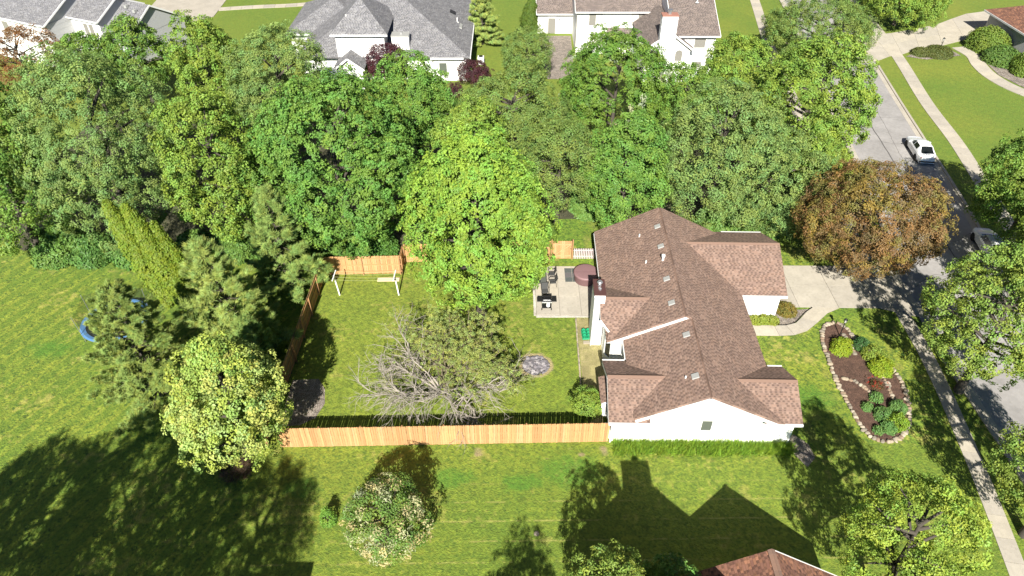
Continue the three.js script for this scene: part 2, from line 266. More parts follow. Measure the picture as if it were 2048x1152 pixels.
{ // curved drive and walk of the house across the street
  const far = [[43.7, -97.2], [46.4, -96.4], [49.2, -96.3], [52, -97], [55.6, -98.4], [59.5, -100.1], [63, -102.6], [66, -104.6], [71, -106.2], [78, -105.0]], near = [[43, -86.4], [46.4, -87.5], [48.6, -89.0], [50.4, -89.6], [53.5, -91.6], [57, -92.6], [61, -94.6], [65, -96.5], [70, -98], [78, -98]], q = [];
  for (let i = 0; i < 9; i++) { const m0 = [(far[i][0] + near[i][0]) / 2, (far[i][1] + near[i][1]) / 2], m1 = [(far[i + 1][0] + near[i + 1][0]) / 2, (far[i + 1][1] + near[i + 1][1]) / 2]; q.push([near[i], near[i + 1], m1, m0], [m0, m1, far[i + 1], far[i]]); }
  panels('curved_drive', q, 0.036, [M.concrete, M.concrete3]);
  slabWalk('house_walk_across', [[58.8, -92], [59.3, -89], [58.6, -86], [58.4, -83], [59.2, -79.5], [61.5, -76], [66, -73]], 0.95, 2.0, 0.04);
  structure('river_rock_bed', prism([[60.2, -90], [64, -92], [72, -90], [72, -76], [64, -76], [60.6, -79.6], [59.5, -83.2]], 0.012, 0.012, true), M.gravel);
  structure('river_rock_strip', prism([[50.6, -88.9], [53.4, -91.0], [57.2, -91.8], [57.8, -89.2], [52.8, -87.9]], 0.012, 0.012, true), M.gravel);
  panels('far_drive', [[[-53, -99], [-45.6, -101], [-43.0, -103.5], [-43.4, -111], [-54, -111]], [[-54, -111.05], [-43.4, -111.05], [-41, -122], [-54, -122]]], 0.03, [M.concrete2]);
  slabWalk('far_walk', [[-43.2, -106.6], [-38, -107.6], [-33, -108.3], [-30, -109.2], [-27, -112]], 0.7, 1.6);
  structure('gravel_path', prism([[3.6, -96], [8.0, -96], [7.6, -82], [4.2, -82]], 0.014, 0.014, true), M.gravel);
}
M.pinkWhite = mat(0.47, 0.39, 0.38, 0.7); M.rope = mat(0.4, 0.42, 0.2, 0.9); M.plank = mat(0.55, 0.43, 0.3, 0.85);
const edgingPaver = rbox(0.12, 0.09, 0.19, 0.02);
M.tubShell = mat(0.13, 0.07, 0.07, 0.6); M.tubCover = mat(0.2, 0.115, 0.118, 0.55); M.matGrey = mat(0.07, 0.08, 0.075, 0.85); M.matGrey2 = mat(0.1, 0.095, 0.095, 0.85);
M.tableGlass = mat(0.1, 0.105, 0.095, 0.2); M.sling = mat(0.05, 0.05, 0.048, 0.85); M.green = mat(0.015, 0.26, 0.12, 0.45); M.pad = mat(0.1, 0.24, 0.46, 0.55);
M.net = mat(0.012, 0.016, 0.014, 0.9, { transparent: true, opacity: 0.3 });
M.lampGlass = mat(0.5, 0.5, 0.45, 0.25); M.paint = new THREE.MeshPhysicalMaterial({ color: lin(0.74, 0.74, 0.74), roughness: 0.35, clearcoat: 0.8, clearcoatRoughness: 0.08, side: THREE.DoubleSide });
M.redLens = mat(0.35, 0.02, 0.02, 0.2); M.lens = mat(0.6, 0.6, 0.6, 0.1); M.plate = mat(0.55, 0.55, 0.6, 0.5);
M.barkMid = mat(0.15, 0.125, 0.075, 0.9); M.green2 = mat(0.05, 0.12, 0.02, 0.8);

// ---------------------------------------------------------------- buildings
// parts of a house: everything in the house's own frame, x right, y up, d = metres back from its front
const hp = (x, y, d) => [x, y, -d];
function roofPlane(h, pts, along, m, name = 'roof') { return part(name, plate(pts.map((p) => hp(...p)), 0.16, along === 'x' ? [1, 0, 0] : [0, 0, 1]), m, h); }
function wallBlock(h, outline, top, m = M.white) { return part('wall', prism(outline.map(([x, d]) => [x, -d]), -0.1, top), m, h); }
function gableWall(h, pts, m = M.white, thick = 0.14) { return part('gable_wall', plate(pts.map((p) => hp(...p)), thick, [1, 0, 0]), m, h); }
function fascia(parent, a, b, hgt = 0.2, thick = 0.05, m = M.gutter, name = 'gutter') {   // board or gutter between two points
  const A = V3(...hp(...a)), B = V3(...hp(...b)), d = B.clone().sub(A), L = d.length(), g = box(L, hgt, thick, 0, 0, 0);
  const x = d.clone().normalize(), z = x.clone().cross(V3(0, 1, 0)).normalize(), y = z.clone().cross(x);
  g.applyMatrix4(new THREE.Matrix4().makeBasis(x, y, z)); const c = A.add(B).multiplyScalar(0.5); return part(name, g.translate(c.x, c.y, c.z), m, parent);
}
function windowAt(h, x, y, d, w, hh, facing = 0, glass = M.glass, split = 0, frame = M.trim) {   // facing: turn about y, 0 = towards the front
  const g = new THREE.Group(); g.name = 'window'; g.position.set(...hp(x, y, d)); g.rotation.y = facing; h.add(g); const f = 0.07;
  part('frame', merge([box(w + 2 * f, f, 0.08, 0, hh / 2 + f / 2, 0.04), box(w + 2 * f, f, 0.1, 0, -hh / 2 - f / 2, 0.05), box(f, hh, 0.08, -w / 2 - f / 2, 0, 0.04), box(f, hh, 0.08, w / 2 + f / 2, 0, 0.04)]), frame, g);
  if (split) { for (const s of [-1, 1]) part('pane', box(w / 2 - 0.02, hh, 0.02, s * w / 4, 0, 0.025), s * split > 0 ? glass : M.blind, g); part('mullion', box(0.05, hh, 0.06, 0, 0, 0.03), frame, g); }
  else part('pane', box(w, hh, 0.02, 0, 0, 0.025), glass, g);
  return g;
}
M.blind = mat(0.55, 0.54, 0.48, 0.6);
M.sash = mat(0.2, 0.19, 0.165, 0.4);
function boxVent(h, x, y, d, tilt, axis = 'z') { const g = merge([rbox(0.46, 0.13, 0.42, 0.03, 0, 0.17, 0), box(0.32, 0.16, 0.28, 0, 0.06, 0), box(0.6, 0.012, 0.55, 0, 0.012, 0)]); if (axis === 'z') g.rotateZ(tilt); else g.rotateX(tilt); part('roof_vent', g.translate(...hp(x, y, d)), M.ventMetal, h); }
function pipeVent(h, x, y, d, hh = 0.42, r = 0.06) { part('vent_pipe', merge([cyl(r, r, hh, 10), cyl(r * 2.4, r * 1.1, 0.1, 10)]).translate(...hp(x, y, d)), M.ventPvc, h); }
M.ventPvc = mat(0.6, 0.59, 0.56, 0.5);
M.capShingle2 = mat(0.22, 0.13, 0.09, 0.92);
M.capShingle = mat(0.185, 0.115, 0.083, 0.92);

// ---- the brown-roofed white house
{
  const h = thing('bungalow', 'white bungalow with brown shingled cross-gable roof in the middle of the fenced lot', 'house', 6.1, 0, -27.86, -1.3 * Math.PI / 180);
  const R = M.shingle, RS = 5.4, RN = 5.0, hs = 4.75, k = 0.5, hn = hs + (RS - RN) * k;
  const sw = (x) => hs - (RS - x) * k, nw = (x) => hn - (RN - x) * k, se = (x) => hs - (x - RS) * k;
  // walls
  wallBlock(h, [[0, 0], [11, 0], [11, 3.85], [9.9, 3.85], [9.9, 11.85], [13.35, 11.85], [13.35, 18.85], [9.9, 18.85], [9.9, 18.35], [0.5, 18.35], [0.5, 10.4], [0.12, 10.3], [0.12, 7.2], [0.62, 6.45], [1.6, 6.45], [1.6, 4.2], [0, 4.2]], 2.42);
  gableWall(h, [[1.5, 2.4, 0.0], [9.6, 2.4, 0.0], [9.6, 2.62, 0], [RS, 4.6, 0.0], [1.5, 2.68, 0.0]].map(([x, y, d]) => [x, y, d + 0.001]));
  gableWall(h, [[0.5, 2.4, 18.34], [9.9, 2.4, 18.34], [RN, hn - 0.18, 18.34]].reverse());
  part('gable_wall', plate([hp(0.001, 2.4, 4.2), hp(0.001, 2.4, 0), hp(0.001, 3.66, 2.0)], 0.14, [0, 0, 1]), M.white, h);
  part('gable_wall', plate([hp(10.999, 2.4, 0), hp(10.999, 2.4, 3.85), hp(10.999, 3.6, 1.9)], 0.14, [0, 0, 1]), M.white, h);
  part('gable_wall', plate([hp(13.349, 2.4, 11.85), hp(13.349, 2.4, 18.85), hp(13.349, 4.1, 15.3)], 0.14, [0, 0, 1]), M.white, h);
  part('gable_wall', plate([hp(0.121, 2.4, 10.3), hp(0.121, 2.4, 7.2), hp(0.121, 3.2, 7.2), hp(0.121, 4.0, 8.95), hp(0.121, 3.3, 10.3)], 0.12, [0, 0, 1]), M.white, h);
  part('gable_wall', plate([hp(0.62, 2.4, 6.449), hp(1.62, 2.4, 6.449), hp(1.62, sw(1.62) + 0.3, 6.449), hp(0.62, nw(0.62) - 0.15, 6.449)], 0.1, [1, 0, 0]), M.white, h);
  part('gable_wall', plate([hp(0.121, 2.4, 7.2), hp(0.62, 2.4, 6.45), hp(0.62, 2.8, 6.45), hp(0.121, 3.1, 7.2)], 0.1, [1, 0, 1]), M.white, h);
  // main roof: the back half is lifted, its ridge a little further left, and shows a white step towards the front
  roofPlane(h, [[RS, hs, -0.5], [10.25, se(10.25), -0.5], [10.25, se(10.25), 18.75], [RN, hn, 18.75], [RN, hn, 6.2], [RS, hs, 6.2]].reverse(), 'z', R);
  roofPlane(h, [[RS, hs, -0.5], [RS, hs, 6.24], [1.25, sw(1.25), 6.24], [1.25, sw(1.25), -0.5]].reverse(), 'z', R);
  roofPlane(h, [[RN, hn, 6.2], [RN, hn, 18.75], [0.15, nw(0.15), 18.75], [0.15, nw(0.15), 6.2]].reverse(), 'z', R);
  part('rake_step', plate([hp(0.1, nw(0.1) - 0.02, 6.19), hp(1.3, nw(1.3) - 0.5, 6.19), hp(RS - 0.02, hs + 0.02, 6.19), hp(RS, hs + 0.004, 6.19), hp(RN, hn - 0.012, 6.19)], 0.04, [1, 0, 0]), M.trim, h);
  // wings
  const sl = 0.53, lr = 3.85, ld = 2.0, lw = (d) => lr - Math.abs(d - ld) * sl;
  roofPlane(h, [[-0.3, lw(-0.55), -0.55], [2.2, lw(-0.55), -0.55], [2.2, lw(0.16), 0.16], [4.0, lr, ld], [-0.3, lr, ld]], 'x', R);
  roofPlane(h, [[-0.3, lr, ld], [4.0, lr, ld], [3.2, lw(4.6), 4.6], [-0.3, lw(4.6), 4.6]], 'x', R);
  const rr = 3.8, rd = 1.9, rw = (d) => rr - Math.abs(d - rd) * 0.54;
  roofPlane(h, [[9.05, rw(-0.45), -0.45], [11.28, rw(-0.45), -0.45], [11.28, rr, rd], [6.9, rr, rd], [9.05, rw(0.16), 0.16]], 'x', R);
  roofPlane(h, [[6.9, rr, rd], [11.28, rr, rd], [11.28, rw(4.25), 4.25], [8.2, rw(4.25), 4.25]], 'x', R);
  const gr = 4.3, gd = 15.3, gw = (d) => gr - Math.abs(d - gd) * 0.47;
  roofPlane(h, [[8.4, gw(11.4), 11.4], [13.6, gw(11.4), 11.4], [13.6, gr, gd], [6.1, gr, gd]], 'x', R);
  roofPlane(h, [[6.1, gr, gd], [13.6, gr, gd], [13.6, gw(19.3), 19.3], [8.4, gw(19.3), 19.3]], 'x', R);
  const mr = 4.2, md = 8.95, mw = (d) => mr - Math.abs(d - md) * 0.5;
  roofPlane(h, [[-0.28, mr, md], [-0.28, mw(7.48), 7.48], [0.27, mw(6.74), 6.74], [0.12, mw(6.23), 6.23], [0.8, mw(6.23), 6.23], [4.2, mr, md]], 'x', R);
  roofPlane(h, [[-0.28, mr, md], [4.2, mr, md], [1.2, mw(12.0), 12.0], [-0.28, mw(10.7), 10.7]], 'x', R);
  // ridge caps
  const cap = (a, b) => { const A = V3(...hp(...a)), B = V3(...hp(...b)), d = B.clone().sub(A), L = d.length(), gs = []; const w = 0.17; gs.push(plate([[0, 0.03, 0], [L, 0.03, 0], [L, -w * 0.42, w], [0, -w * 0.42, w]].reverse(), 0.02, [1, 0, 0]), plate([[0, 0.03, 0], [L, 0.03, 0], [L, -w * 0.42, -w], [0, -w * 0.42, -w]], 0.02, [1, 0, 0])); const g = merge(gs); const x = d.clone().normalize(), z = x.clone().cross(V3(0, 1, 0)).normalize(); g.applyMatrix4(new THREE.Matrix4().makeBasis(x, V3(0, 1, 0), z)); part('ridge_cap', g.translate(A.x, A.y, A.z), M.capShingle, h); };
  cap([RS, hs, -0.5], [RS, hs, 6.18]); cap([RN, hn, 6.24], [RN, hn, 18.75]); cap([-0.3, lr, ld], [3.6, lr, ld]); cap([7.25, rr, rd], [11.28, rr, rd]); cap([6.4, gr, gd], [13.6, gr, gd]); cap([-0.02, mr, md], [3.35, mr, md]);
  // gutters, fascias and rakes
  fascia(h, [0.11, 2.45, 10.8], [0.11, 2.45, 18.7], 0.16, 0.12); fascia(h, [1.19, sw(1.25) - 0.08, 4.65], [1.19, sw(1.25) - 0.08, 6.2], 0.16, 0.12);
  fascia(h, [10.31, se(10.25) - 0.08, 4.3], [10.31, se(10.25) - 0.08, 11.35], 0.16, 0.12); fascia(h, [-0.3, lw(-0.55) - 0.09, -0.61], [2.2, lw(-0.55) - 0.09, -0.61], 0.15, 0.11); fascia(h, [9.05, rw(-0.45) - 0.09, -0.51], [11.28, rw(-0.45) - 0.09, -0.51], 0.15, 0.11);
  fascia(h, [8.5, gw(11.4) - 0.09, 11.34], [13.6, gw(11.4) - 0.09, 11.34], 0.15, 0.11); fascia(h, [10.4, gw(19.3) - 0.08, 19.36], [13.6, gw(19.3) - 0.08, 19.36], 0.16, 0.12); fascia(h, [-0.3, lw(4.6) - 0.08, 4.66], [1.15, lw(4.6) - 0.08, 4.66], 0.16, 0.12); fascia(h, [10.35, rw(4.25) - 0.08, 4.31], [11.28, rw(4.25) - 0.08, 4.31], 0.16, 0.12);
  for (const [a, b] of [[[1.3, sw(1.3) - 0.11, -0.53], [RS, hs - 0.11, -0.53]], [[RS, hs - 0.11, -0.53], [9.75, se(9.75) - 0.11, -0.53]]]) fascia(h, a, b, 0.19, 0.05, M.trim, 'rake_board');
  part('soffit', plate([hp(RS, hs - 0.19, -0.49), hp(RS, hs - 0.19, 0), hp(1.4, sw(1.4) - 0.19, 0), hp(1.4, sw(1.4) - 0.19, -0.49)], 0.02, [1, 0, 0]), M.soffit, h);
  for (const [x, a, ha, b, hb] of [[-0.285, -0.55, lw(-0.55), ld, lr], [-0.285, 4.6, lw(4.6), ld, lr], [11.265, -0.45, rw(-0.45), rd, rr], [11.265, 4.25, rw(4.25), rd, rr], [13.585, 11.4, gw(11.4), gd, gr], [13.585, 19.3, gw(19.3), gd, gr], [-0.265, 7.5, mw(7.5), 8.5, mw(8.5)]]) fascia(h, [x, ha - 0.2, a], [x, hb - 0.2, b], 0.14, 0.05, M.trim, 'rake_board');
  fascia(h, [-0.3, mw(7.48) - 0.1, 7.46], [0.27, mw(6.74) - 0.1, 6.72], 0.18, 0.05, M.trim, 'rake_board');
  fascia(h, [0.12, nw(0.15) - 0.1, 18.78], [RN, hn - 0.1, 18.78], 0.18, 0.05, M.trim, 'rake_board'); fascia(h, [RN, hn - 0.1, 18.78], [10.2, se(10.2) - 0.1, 18.78], 0.18, 0.05, M.trim, 'rake_board');
  // downspouts
  for (const [x, d] of [[0.02, -0.05], [10.98, -0.05]]) part('downspout', box(0.09, 2.35, 0.08, x, 1.18, 0.06 - d * 0), M.trim, h);
  // windows and front door
  windowAt(h, 5.75, 1.72, 0, 0.62, 0.95, 0, M.glass);
  windowAt(h, 0.34, 1.5, 6.78, 0.55, 1.5, -Math.PI / 4 - 0.2, M.glassDark);
  windowAt(h, 13.35, 1.6, 13.6, 1.4, 1.1, Math.PI / 2, M.glass, 1); windowAt(h, 9.9, 1.5, 6.3, 1.6, 1.2, Math.PI / 2, M.glass, 1); windowAt(h, 11, 1.5, 1.9, 1.5, 1.2, Math.PI / 2, M.glass, -1);
  const garage = part('garage_door', box(0.05, 2.1, 2.5, 13.37, 1.05, -16.6), M.trim, h);
  { const v = new THREE.Group(); v.name = 'gable_vent'; v.position.set(5.38, 3.95, 0.0); h.add(v); part('frame', new THREE.TorusGeometry(0.26, 0.035, 6, 8).translate(0, 0, 0.03), M.trim, v); for (let i = 0; i < 5; i++) part('louver', box(0.4 - Math.abs(i - 2) * 0.09, 0.025, 0.03, 0, -0.18 + i * 0.09, 0.02).rotateX(0), M.gutter, v); }
  // bay window on the left end, with its own little roof
  part('bay_wall', box(0.4, 1.5, 1.7, -0.2, 1.25, -2.4), M.white, h);
  part('bay_roof', plate([hp(-0.62, 2.12, 1.3), hp(-0.004, 2.36, 1.3), hp(-0.004, 2.36, 3.45), hp(-0.62, 2.12, 3.45)], 0.08, [0, 0, 1]), R, h);
  windowAt(h, -0.4, 1.3, 2.4, 1.3, 1.0, -Math.PI / 2, M.glass); windowAt(h, -0.2, 1.3, 1.55, 0.22, 1.0, 0, M.blind);
  part('corner_box', box(0.3, 0.9, 0.6, -0.16, 0.35, -0.5), M.white, h);
  // chimney chase
  const ch = part('chimney', box(0.74, 4.7, 1.6, -0.33, 2.35, -9.32), M.white, h);
  part('chimney_cap', box(0.82, 0.09, 1.69, -0.33, 4.75, -9.32), M.chimneyCap, ch);
  part('flue', merge([cyl(0.13, 0.13, 0.3, 16), cyl(0.2, 0.2, 0.03, 20, 0, 0.3, 0), cyl(0.2, 0.14, 0.06, 20, 0, 0.33, 0)]).translate(-0.31, 4.795, -9.45), M.metal, ch);
  part('flue', merge([cyl(0.11, 0.11, 0.1, 16)]).translate(-0.31, 4.795, -9.05), M.metal, ch);
  part('corner_trim', box(0.07, 4.5, 0.05, -0.67, 2.25, -8.47), M.siding, ch);
  // vents
  const tl = Math.atan(k); for (const [x, d] of [[4.62, 16.4], [4.55, 13.95], [4.45, 10.25], [4.42, 7.75]]) boxVent(h, x, nw(x), d, tl);
  for (const [x, d] of [[4.95, 4.85], [4.9, 1.3]]) boxVent(h, x, sw(x), d, tl);
  pipeVent(h, 3.21, nw(3.21) - 0.02, 16.0); pipeVent(h, 3.3, nw(3.3) - 0.02, 12.7); pipeVent(h, 4.3, sw(4.3) - 0.02, 1.4, 0.34);
  part('flue_pipe', merge([cyl(0.09, 0.09, 0.62, 12), cyl(0.14, 0.14, 0.12, 14, 0, 0.55, 0), cyl(0.28, 0.1, 0.12, 14)]).translate(...hp(4.4, nw(4.4) - 0.03, 12.35)), M.ventPvc, h);
}
function hipRoof(h, x0, x1, d0, d1, eave, slope, m) {          // hip roof over a rectangle; the ridge follows the longer side
  const w = x1 - x0, l = d1 - d0;
  if (l >= w) { const c = (x0 + x1) / 2, t = eave + w / 2 * slope, a = d0 + w / 2, b = d1 - w / 2;
    roofPlane(h, [[x0, eave, d0], [x1, eave, d0], [c, t, a]], 'x', m); roofPlane(h, [[x1, eave, d1], [x0, eave, d1], [c, t, b]], 'x', m);
    roofPlane(h, [[x1, eave, d0], [x1, eave, d1], [c, t, b], [c, t, a]], 'z', m); roofPlane(h, [[x0, eave, d1], [x0, eave, d0], [c, t, a], [c, t, b]], 'z', m); return t; }
  const c = (d0 + d1) / 2, t = eave + l / 2 * slope, a = x0 + l / 2, b = x1 - l / 2;
  roofPlane(h, [[x0, eave, d0], [x1, eave, d0], [b, t, c], [a, t, c]], 'x', m); roofPlane(h, [[x1, eave, d1], [x0, eave, d1], [a, t, c], [b, t, c]], 'x', m);
  roofPlane(h, [[x1, eave, d0], [x1, eave, d1], [b, t, c]], 'z', m); roofPlane(h, [[x0, eave, d1], [x0, eave, d0], [a, t, c]], 'z', m); return t;
}
function gableRoofX(h, x0, x1, d0, d1, eave, slope, m, wall = M.white, over = 0.3, trim = true) {   // ridge runs left-right
  const c = (d0 + d1) / 2, t = eave + (d1 - d0) / 2 * slope;
  roofPlane(h, [[x0, eave, d0], [x1, eave, d0], [x1, t, c], [x0, t, c]], 'x', m); roofPlane(h, [[x1, eave, d1], [x0, eave, d1], [x0, t, c], [x1, t, c]], 'x', m);
  for (const [x, s] of [[x0 + over, -1], [x1 - over, 1]]) part('gable_wall', plate([hp(x, eave - 0.15, d0 + 0.35), hp(x, eave - 0.15, d1 - 0.35), hp(x, t - 0.22, c)], 0.12, [0, 0, 1]), wall, h);
  if (trim) { fascia(h, [x0, eave - 0.09, d0 - 0.06], [x1, eave - 0.09, d0 - 0.06], 0.16, 0.11); for (const x of [x0 - 0.03, x1 + 0.03]) for (const d of [d0, d1]) fascia(h, [x, eave - 0.1, d], [x, t - 0.1, c], 0.2, 0.05, M.trim, 'rake_board'); }
  return t;
}
function gableRoofZ(h, x0, x1, d0, d1, eave, slope, m, wall = M.white, over = 0.35) {               // ridge runs front to back
  const c = (x0 + x1) / 2, t = eave + (x1 - x0) / 2 * slope;
  roofPlane(h, [[c, t, d0], [x1, eave, d0], [x1, eave, d1], [c, t, d1]], 'z', m); roofPlane(h, [[x0, eave, d0], [c, t, d0], [c, t, d1], [x0, eave, d1]], 'z', m);
  for (const d of [d0 + over, d1 - over]) part('gable_wall', plate([hp(x0 + 0.3, eave - 0.15, d), hp(x1 - 0.3, eave - 0.15, d), hp(c, t - 0.22, d)], 0.12, [1, 0, 0]), wall, h);
  fascia(h, [x0, eave - 0.1, d0 - 0.03], [c, t - 0.1, d0 - 0.03], 0.2, 0.05, M.trim, 'rake_board'); fascia(h, [c, t - 0.1, d0 - 0.03], [x1, eave - 0.1, d0 - 0.03], 0.2, 0.05, M.trim, 'rake_board'); return t;
}
// ---- grey-roofed house behind the trees
{
  const h = thing('grey_roofed_house', 'white house with large grey hip roofs and white chimney behind the trees', 'house', 0, 0, -80);
  const R = M.shingleGrey;
  wallBlock(h, [[-20.5, 2], [-9.6, 2], [-9.2, 1.6], [-5.4, 1.6], [-5.4, 25.5], [-24.9, 25.5], [-24.9, 2]], 2.95);
  hipRoof(h, -25.4, -4.95, 1.15, 26, 3.0, 0.5, R);
  fascia(h, [-9.6, 2.9, 1.1], [-5.7, 2.9, 1.1], 0.2, 0.1); fascia(h, [-4.9, 2.9, 1.1], [-4.9, 2.9, 19], 0.2, 0.1);
  wallBlock(h, [[-28, 9.2], [-24, 9.2], [-24, 20], [-28, 20]], 2.95); hipRoof(h, -28.5, -17.5, 8.7, 20.5, 3.0, 0.5, R); fascia(h, [-28.5, 2.9, 8.64], [-25.2, 2.9, 8.64], 0.2, 0.1);
  hipRoof(h, -20.9, -14.3, 0.9, 9.0, 5.8, 0.95, R); fascia(h, [-20.9, 5.71, 0.84], [-14.3, 5.71, 0.84], 0.2, 0.1);
  part('bay_wall', box(5.6, 4.7, 6.0, -17.6, 3.4, -4.3), M.white, h);
  windowAt(h, -16.9, 4.6, 1.3, 1.4, 0.8, 0, M.blind, 0); 
  gableRoofZ(h, -20.6, -17.0, -1.4, 1.6, 2.6, 0.75, R); part('dormer_wall', box(3.0, 2.55, 2.2, -18.8, 1.27, -0.1), M.white, h);
  const c = part('chimney', box(2.0, 3.2, 1.3, -13.1, 3.5, -2.9), M.white, h); part('chimney_cap', box(2.1, 0.1, 1.4, -13.1, 5.12, -2.9), M.ventMetal, c); part('flue', box(0.16, 0.3, 0.16, -13.0, 5.3, -2.9), M.metal, c);
  part('skylight', box(0.75, 0.1, 0.9, 0, 0, 0).rotateX(0.0).rotateZ(-0.45).translate(-7.6, 4.42, -12.5), M.glassDark, h);
  part('roof_vent', box(0.35, 0.14, 1.4).rotateZ(-0.45).translate(-6.4, 3.8, -9.2), M.ventMetal, h); pipeVent(h, -6.9, 3.9, 10.2, 0.6, 0.09); pipeVent(h, -19.1, 6.9, 2.6, 0.6, 0.1);
  windowAt(h, -8.2, 1.4, 1.6, 0.9, 1.6, 0, M.glass); part('patio_door', box(1.3, 2.0, 0.06, -7.0, 1.1, -1.57), M.trim, h);
  part('downspout', box(0.1, 2.8, 0.1, -5.45, 1.4, -1.5), M.trim, h);
  const ac = thing('utility_cabinet', 'pale utility box on the lawn at the right end of the grey-roofed house', 'utility box', -3.9, 0, -86.5); part('cabinet', rbox(0.8, 1.0, 0.7, 0.05, 0, 0.5, 0), M.trim, ac); part('fan_grille', cyl(0.28, 0.28, 0.04, 16, 0, 1.0, 0), M.black, ac);
}
// ---- taupe-roofed white two-storey house
{
  const h = thing('two_storey_house', 'white two-storey house with taupe roof and tall white chimney at the top centre', 'house', 0, 0, -80);
  const R = M.shingleTaupe;
  wallBlock(h, [[3.5, 17], [8.2, 17], [8.2, 23], [3.5, 23]], 2.7); gableRoofX(h, 3.3, 9.5, 16.55, 24, 2.8, 0.5, R);
  wallBlock(h, [[8.2, 10], [19.8, 10], [19.8, 18.5], [8.2, 18.5]], 5.35); gableRoofX(h, 7.9, 20.6, 9.55, 19, 5.45, 0.5, R, M.siding);
  wallBlock(h, [[19.7, 2.1], [23.8, 2.1], [23.8, 18], [19.7, 18]], 5.3); gableRoofX(h, 18.6, 24.15, 1.6, 19.5, 5.4, 0.42, R);
  wallBlock(h, [[15.6, 1.2], [20.8, 1.2], [20.8, 10.2], [15.6, 10.2]], 3.9); gableRoofZ(h, 15.2, 21.2, 0.85, 10.0, 4.0, 0.72, R);
  part('porch_roof', plate([hp(12.0, 2.7, 8.6), hp(15.4, 2.7, 8.6), hp(15.4, 3.3, 10), hp(12.0, 3.3, 10)], 0.1, [1, 0, 0]), M.shingleTaupe, h);
  const c = part('chimney', box(1.75, 8.1, 1.0, 17.75, 4.05, -0.72), M.white, h); part('chimney_crown', box(1.85, 0.12, 1.1, 17.75, 8.16, -0.72), M.brick, c); part('flue', merge([cyl(0.22, 0.22, 0.45, 14), cyl(0.3, 0.3, 0.08, 14, 0, 0.45, 0)]).translate(17.7, 8.2, -0.72), M.metal, c);
  windowAt(h, 10.5, 4.35, 10, 1.5, 1.25, 0, M.sash, -1, M.sash); windowAt(h, 15.9, 4.35, 10, 1.5, 1.25, 0, M.sash, 1, M.sash); windowAt(h, 11.0, 1.6, 10, 1.3, 1.1, 0, M.blind, 0, M.sash); windowAt(h, 22.0, 4.4, 2.1, 1.3, 1.15, 0, M.sash, 0, M.trim); windowAt(h, 22.0, 1.8, 2.1, 1.1, 0.7, 0, M.sash, 0, M.trim);
  for (const [x, g] of [[16.2, M.glassDark], [19.5, M.sash]]) {   // arched windows either side of the chimney
    const w = new THREE.Group(); w.name = 'arched_window'; h.add(w); const s = new THREE.Shape(); s.moveTo(-0.42, 0); s.lineTo(0.42, 0); s.lineTo(0.42, 0.9); s.absarc(0, 0.9, 0.42, 0, Math.PI); s.lineTo(-0.42, 0);
    part('pane', new THREE.ExtrudeGeometry(s, { depth: 0.03, bevelEnabled: false }).translate(x, 2.6, -1.185), g, w); const o = new THREE.Shape(); o.moveTo(-0.5, -0.08); o.lineTo(0.5, -0.08); o.lineTo(0.5, 0.9); o.absarc(0, 0.9, 0.5, 0, Math.PI); o.lineTo(-0.5, -0.08); o.holes.push(s);
    part('frame', new THREE.ExtrudeGeometry(o, { depth: 0.07, bevelEnabled: false }).translate(x, 2.6, -1.19), M.trim, w); }
  const dr = part('door', box(1.0, 2.05, 0.05, 5.4, 1.05, -16.97), M.sash, h); part('door_frame', merge([box(0.1, 2.15, 0.09, 4.85, 1.07, -16.96), box(0.1, 2.15, 0.09, 5.95, 1.07, -16.96), box(1.2, 0.1, 0.09, 5.4, 2.13, -16.96)]), M.trim, dr);
  pipeVent(h, 22.0, 7.6, 6.4, 0.6, 0.09); part('downspout', box(0.1, 5.2, 0.1, 8.14, 2.6, -9.9), M.sash, h); part('wall_lamp', box(0.12, 0.3, 0.12, 6.4, 1.9, -16.92), M.black, h);
}
// ---- grey-sided house at the top left, turned to the street
{
  const h = thing('grey_sided_house', 'grey-sided two-storey house with stepped grey roofs at the top left corner', 'house', -55.7, 0, -84.5, -23.6 * Math.PI / 180);
  const R = M.shingleGrey;
  wallBlock(h, [[-14, 0.4], [-0.3, 0.4], [-0.3, 9], [-14, 9]], 5.4, M.white); gableRoofX(h, -14.5, 0.05, 0, 9.6, 5.5, 0.5, R, M.siding);
  wallBlock(h, [[-0.28, 3.9], [4.4, 3.9], [4.4, 10], [-0.28, 10]], 5.4, M.white); gableRoofX(h, -0.7, 4.8, 3.5, 11, 5.5, 0.5, R, M.siding);
  part('side_wall', box(0.1, 5.4, 8.4, -0.22, 2.7, -4.7), M.siding, h); part('side_wall', box(0.1, 5.4, 6.0, 4.44, 2.7, -6.95), M.siding, h);
  wallBlock(h, [[4.5, 3.7], [8.2, 3.7], [8.2, 13.3], [4.5, 13.3]], 3.4, M.siding); gableRoofX(h, 4.5, 8.5, 3.3, 13.7, 3.5, 0.58, R, M.siding);
  part('roof_vent', merge([box(0.4, 0.35, 0.4, 5.6, 6.2, -7.6), box(0.4, 0.35, 0.4, 7.3, 6.0, -7.2)]), M.ventMetal, h);
  for (const [x, g] of [[1.2, M.blind], [2.1, M.sash], [3.0, M.sash]]) windowAt(h, x, 4.1, 3.9, 0.75, 1.5, 0, g, 0, M.trim);
  windowAt(h, -7.5, 4.2, 0.4, 1.1, 1.4, 0, M.sash, 0, M.trim);
}
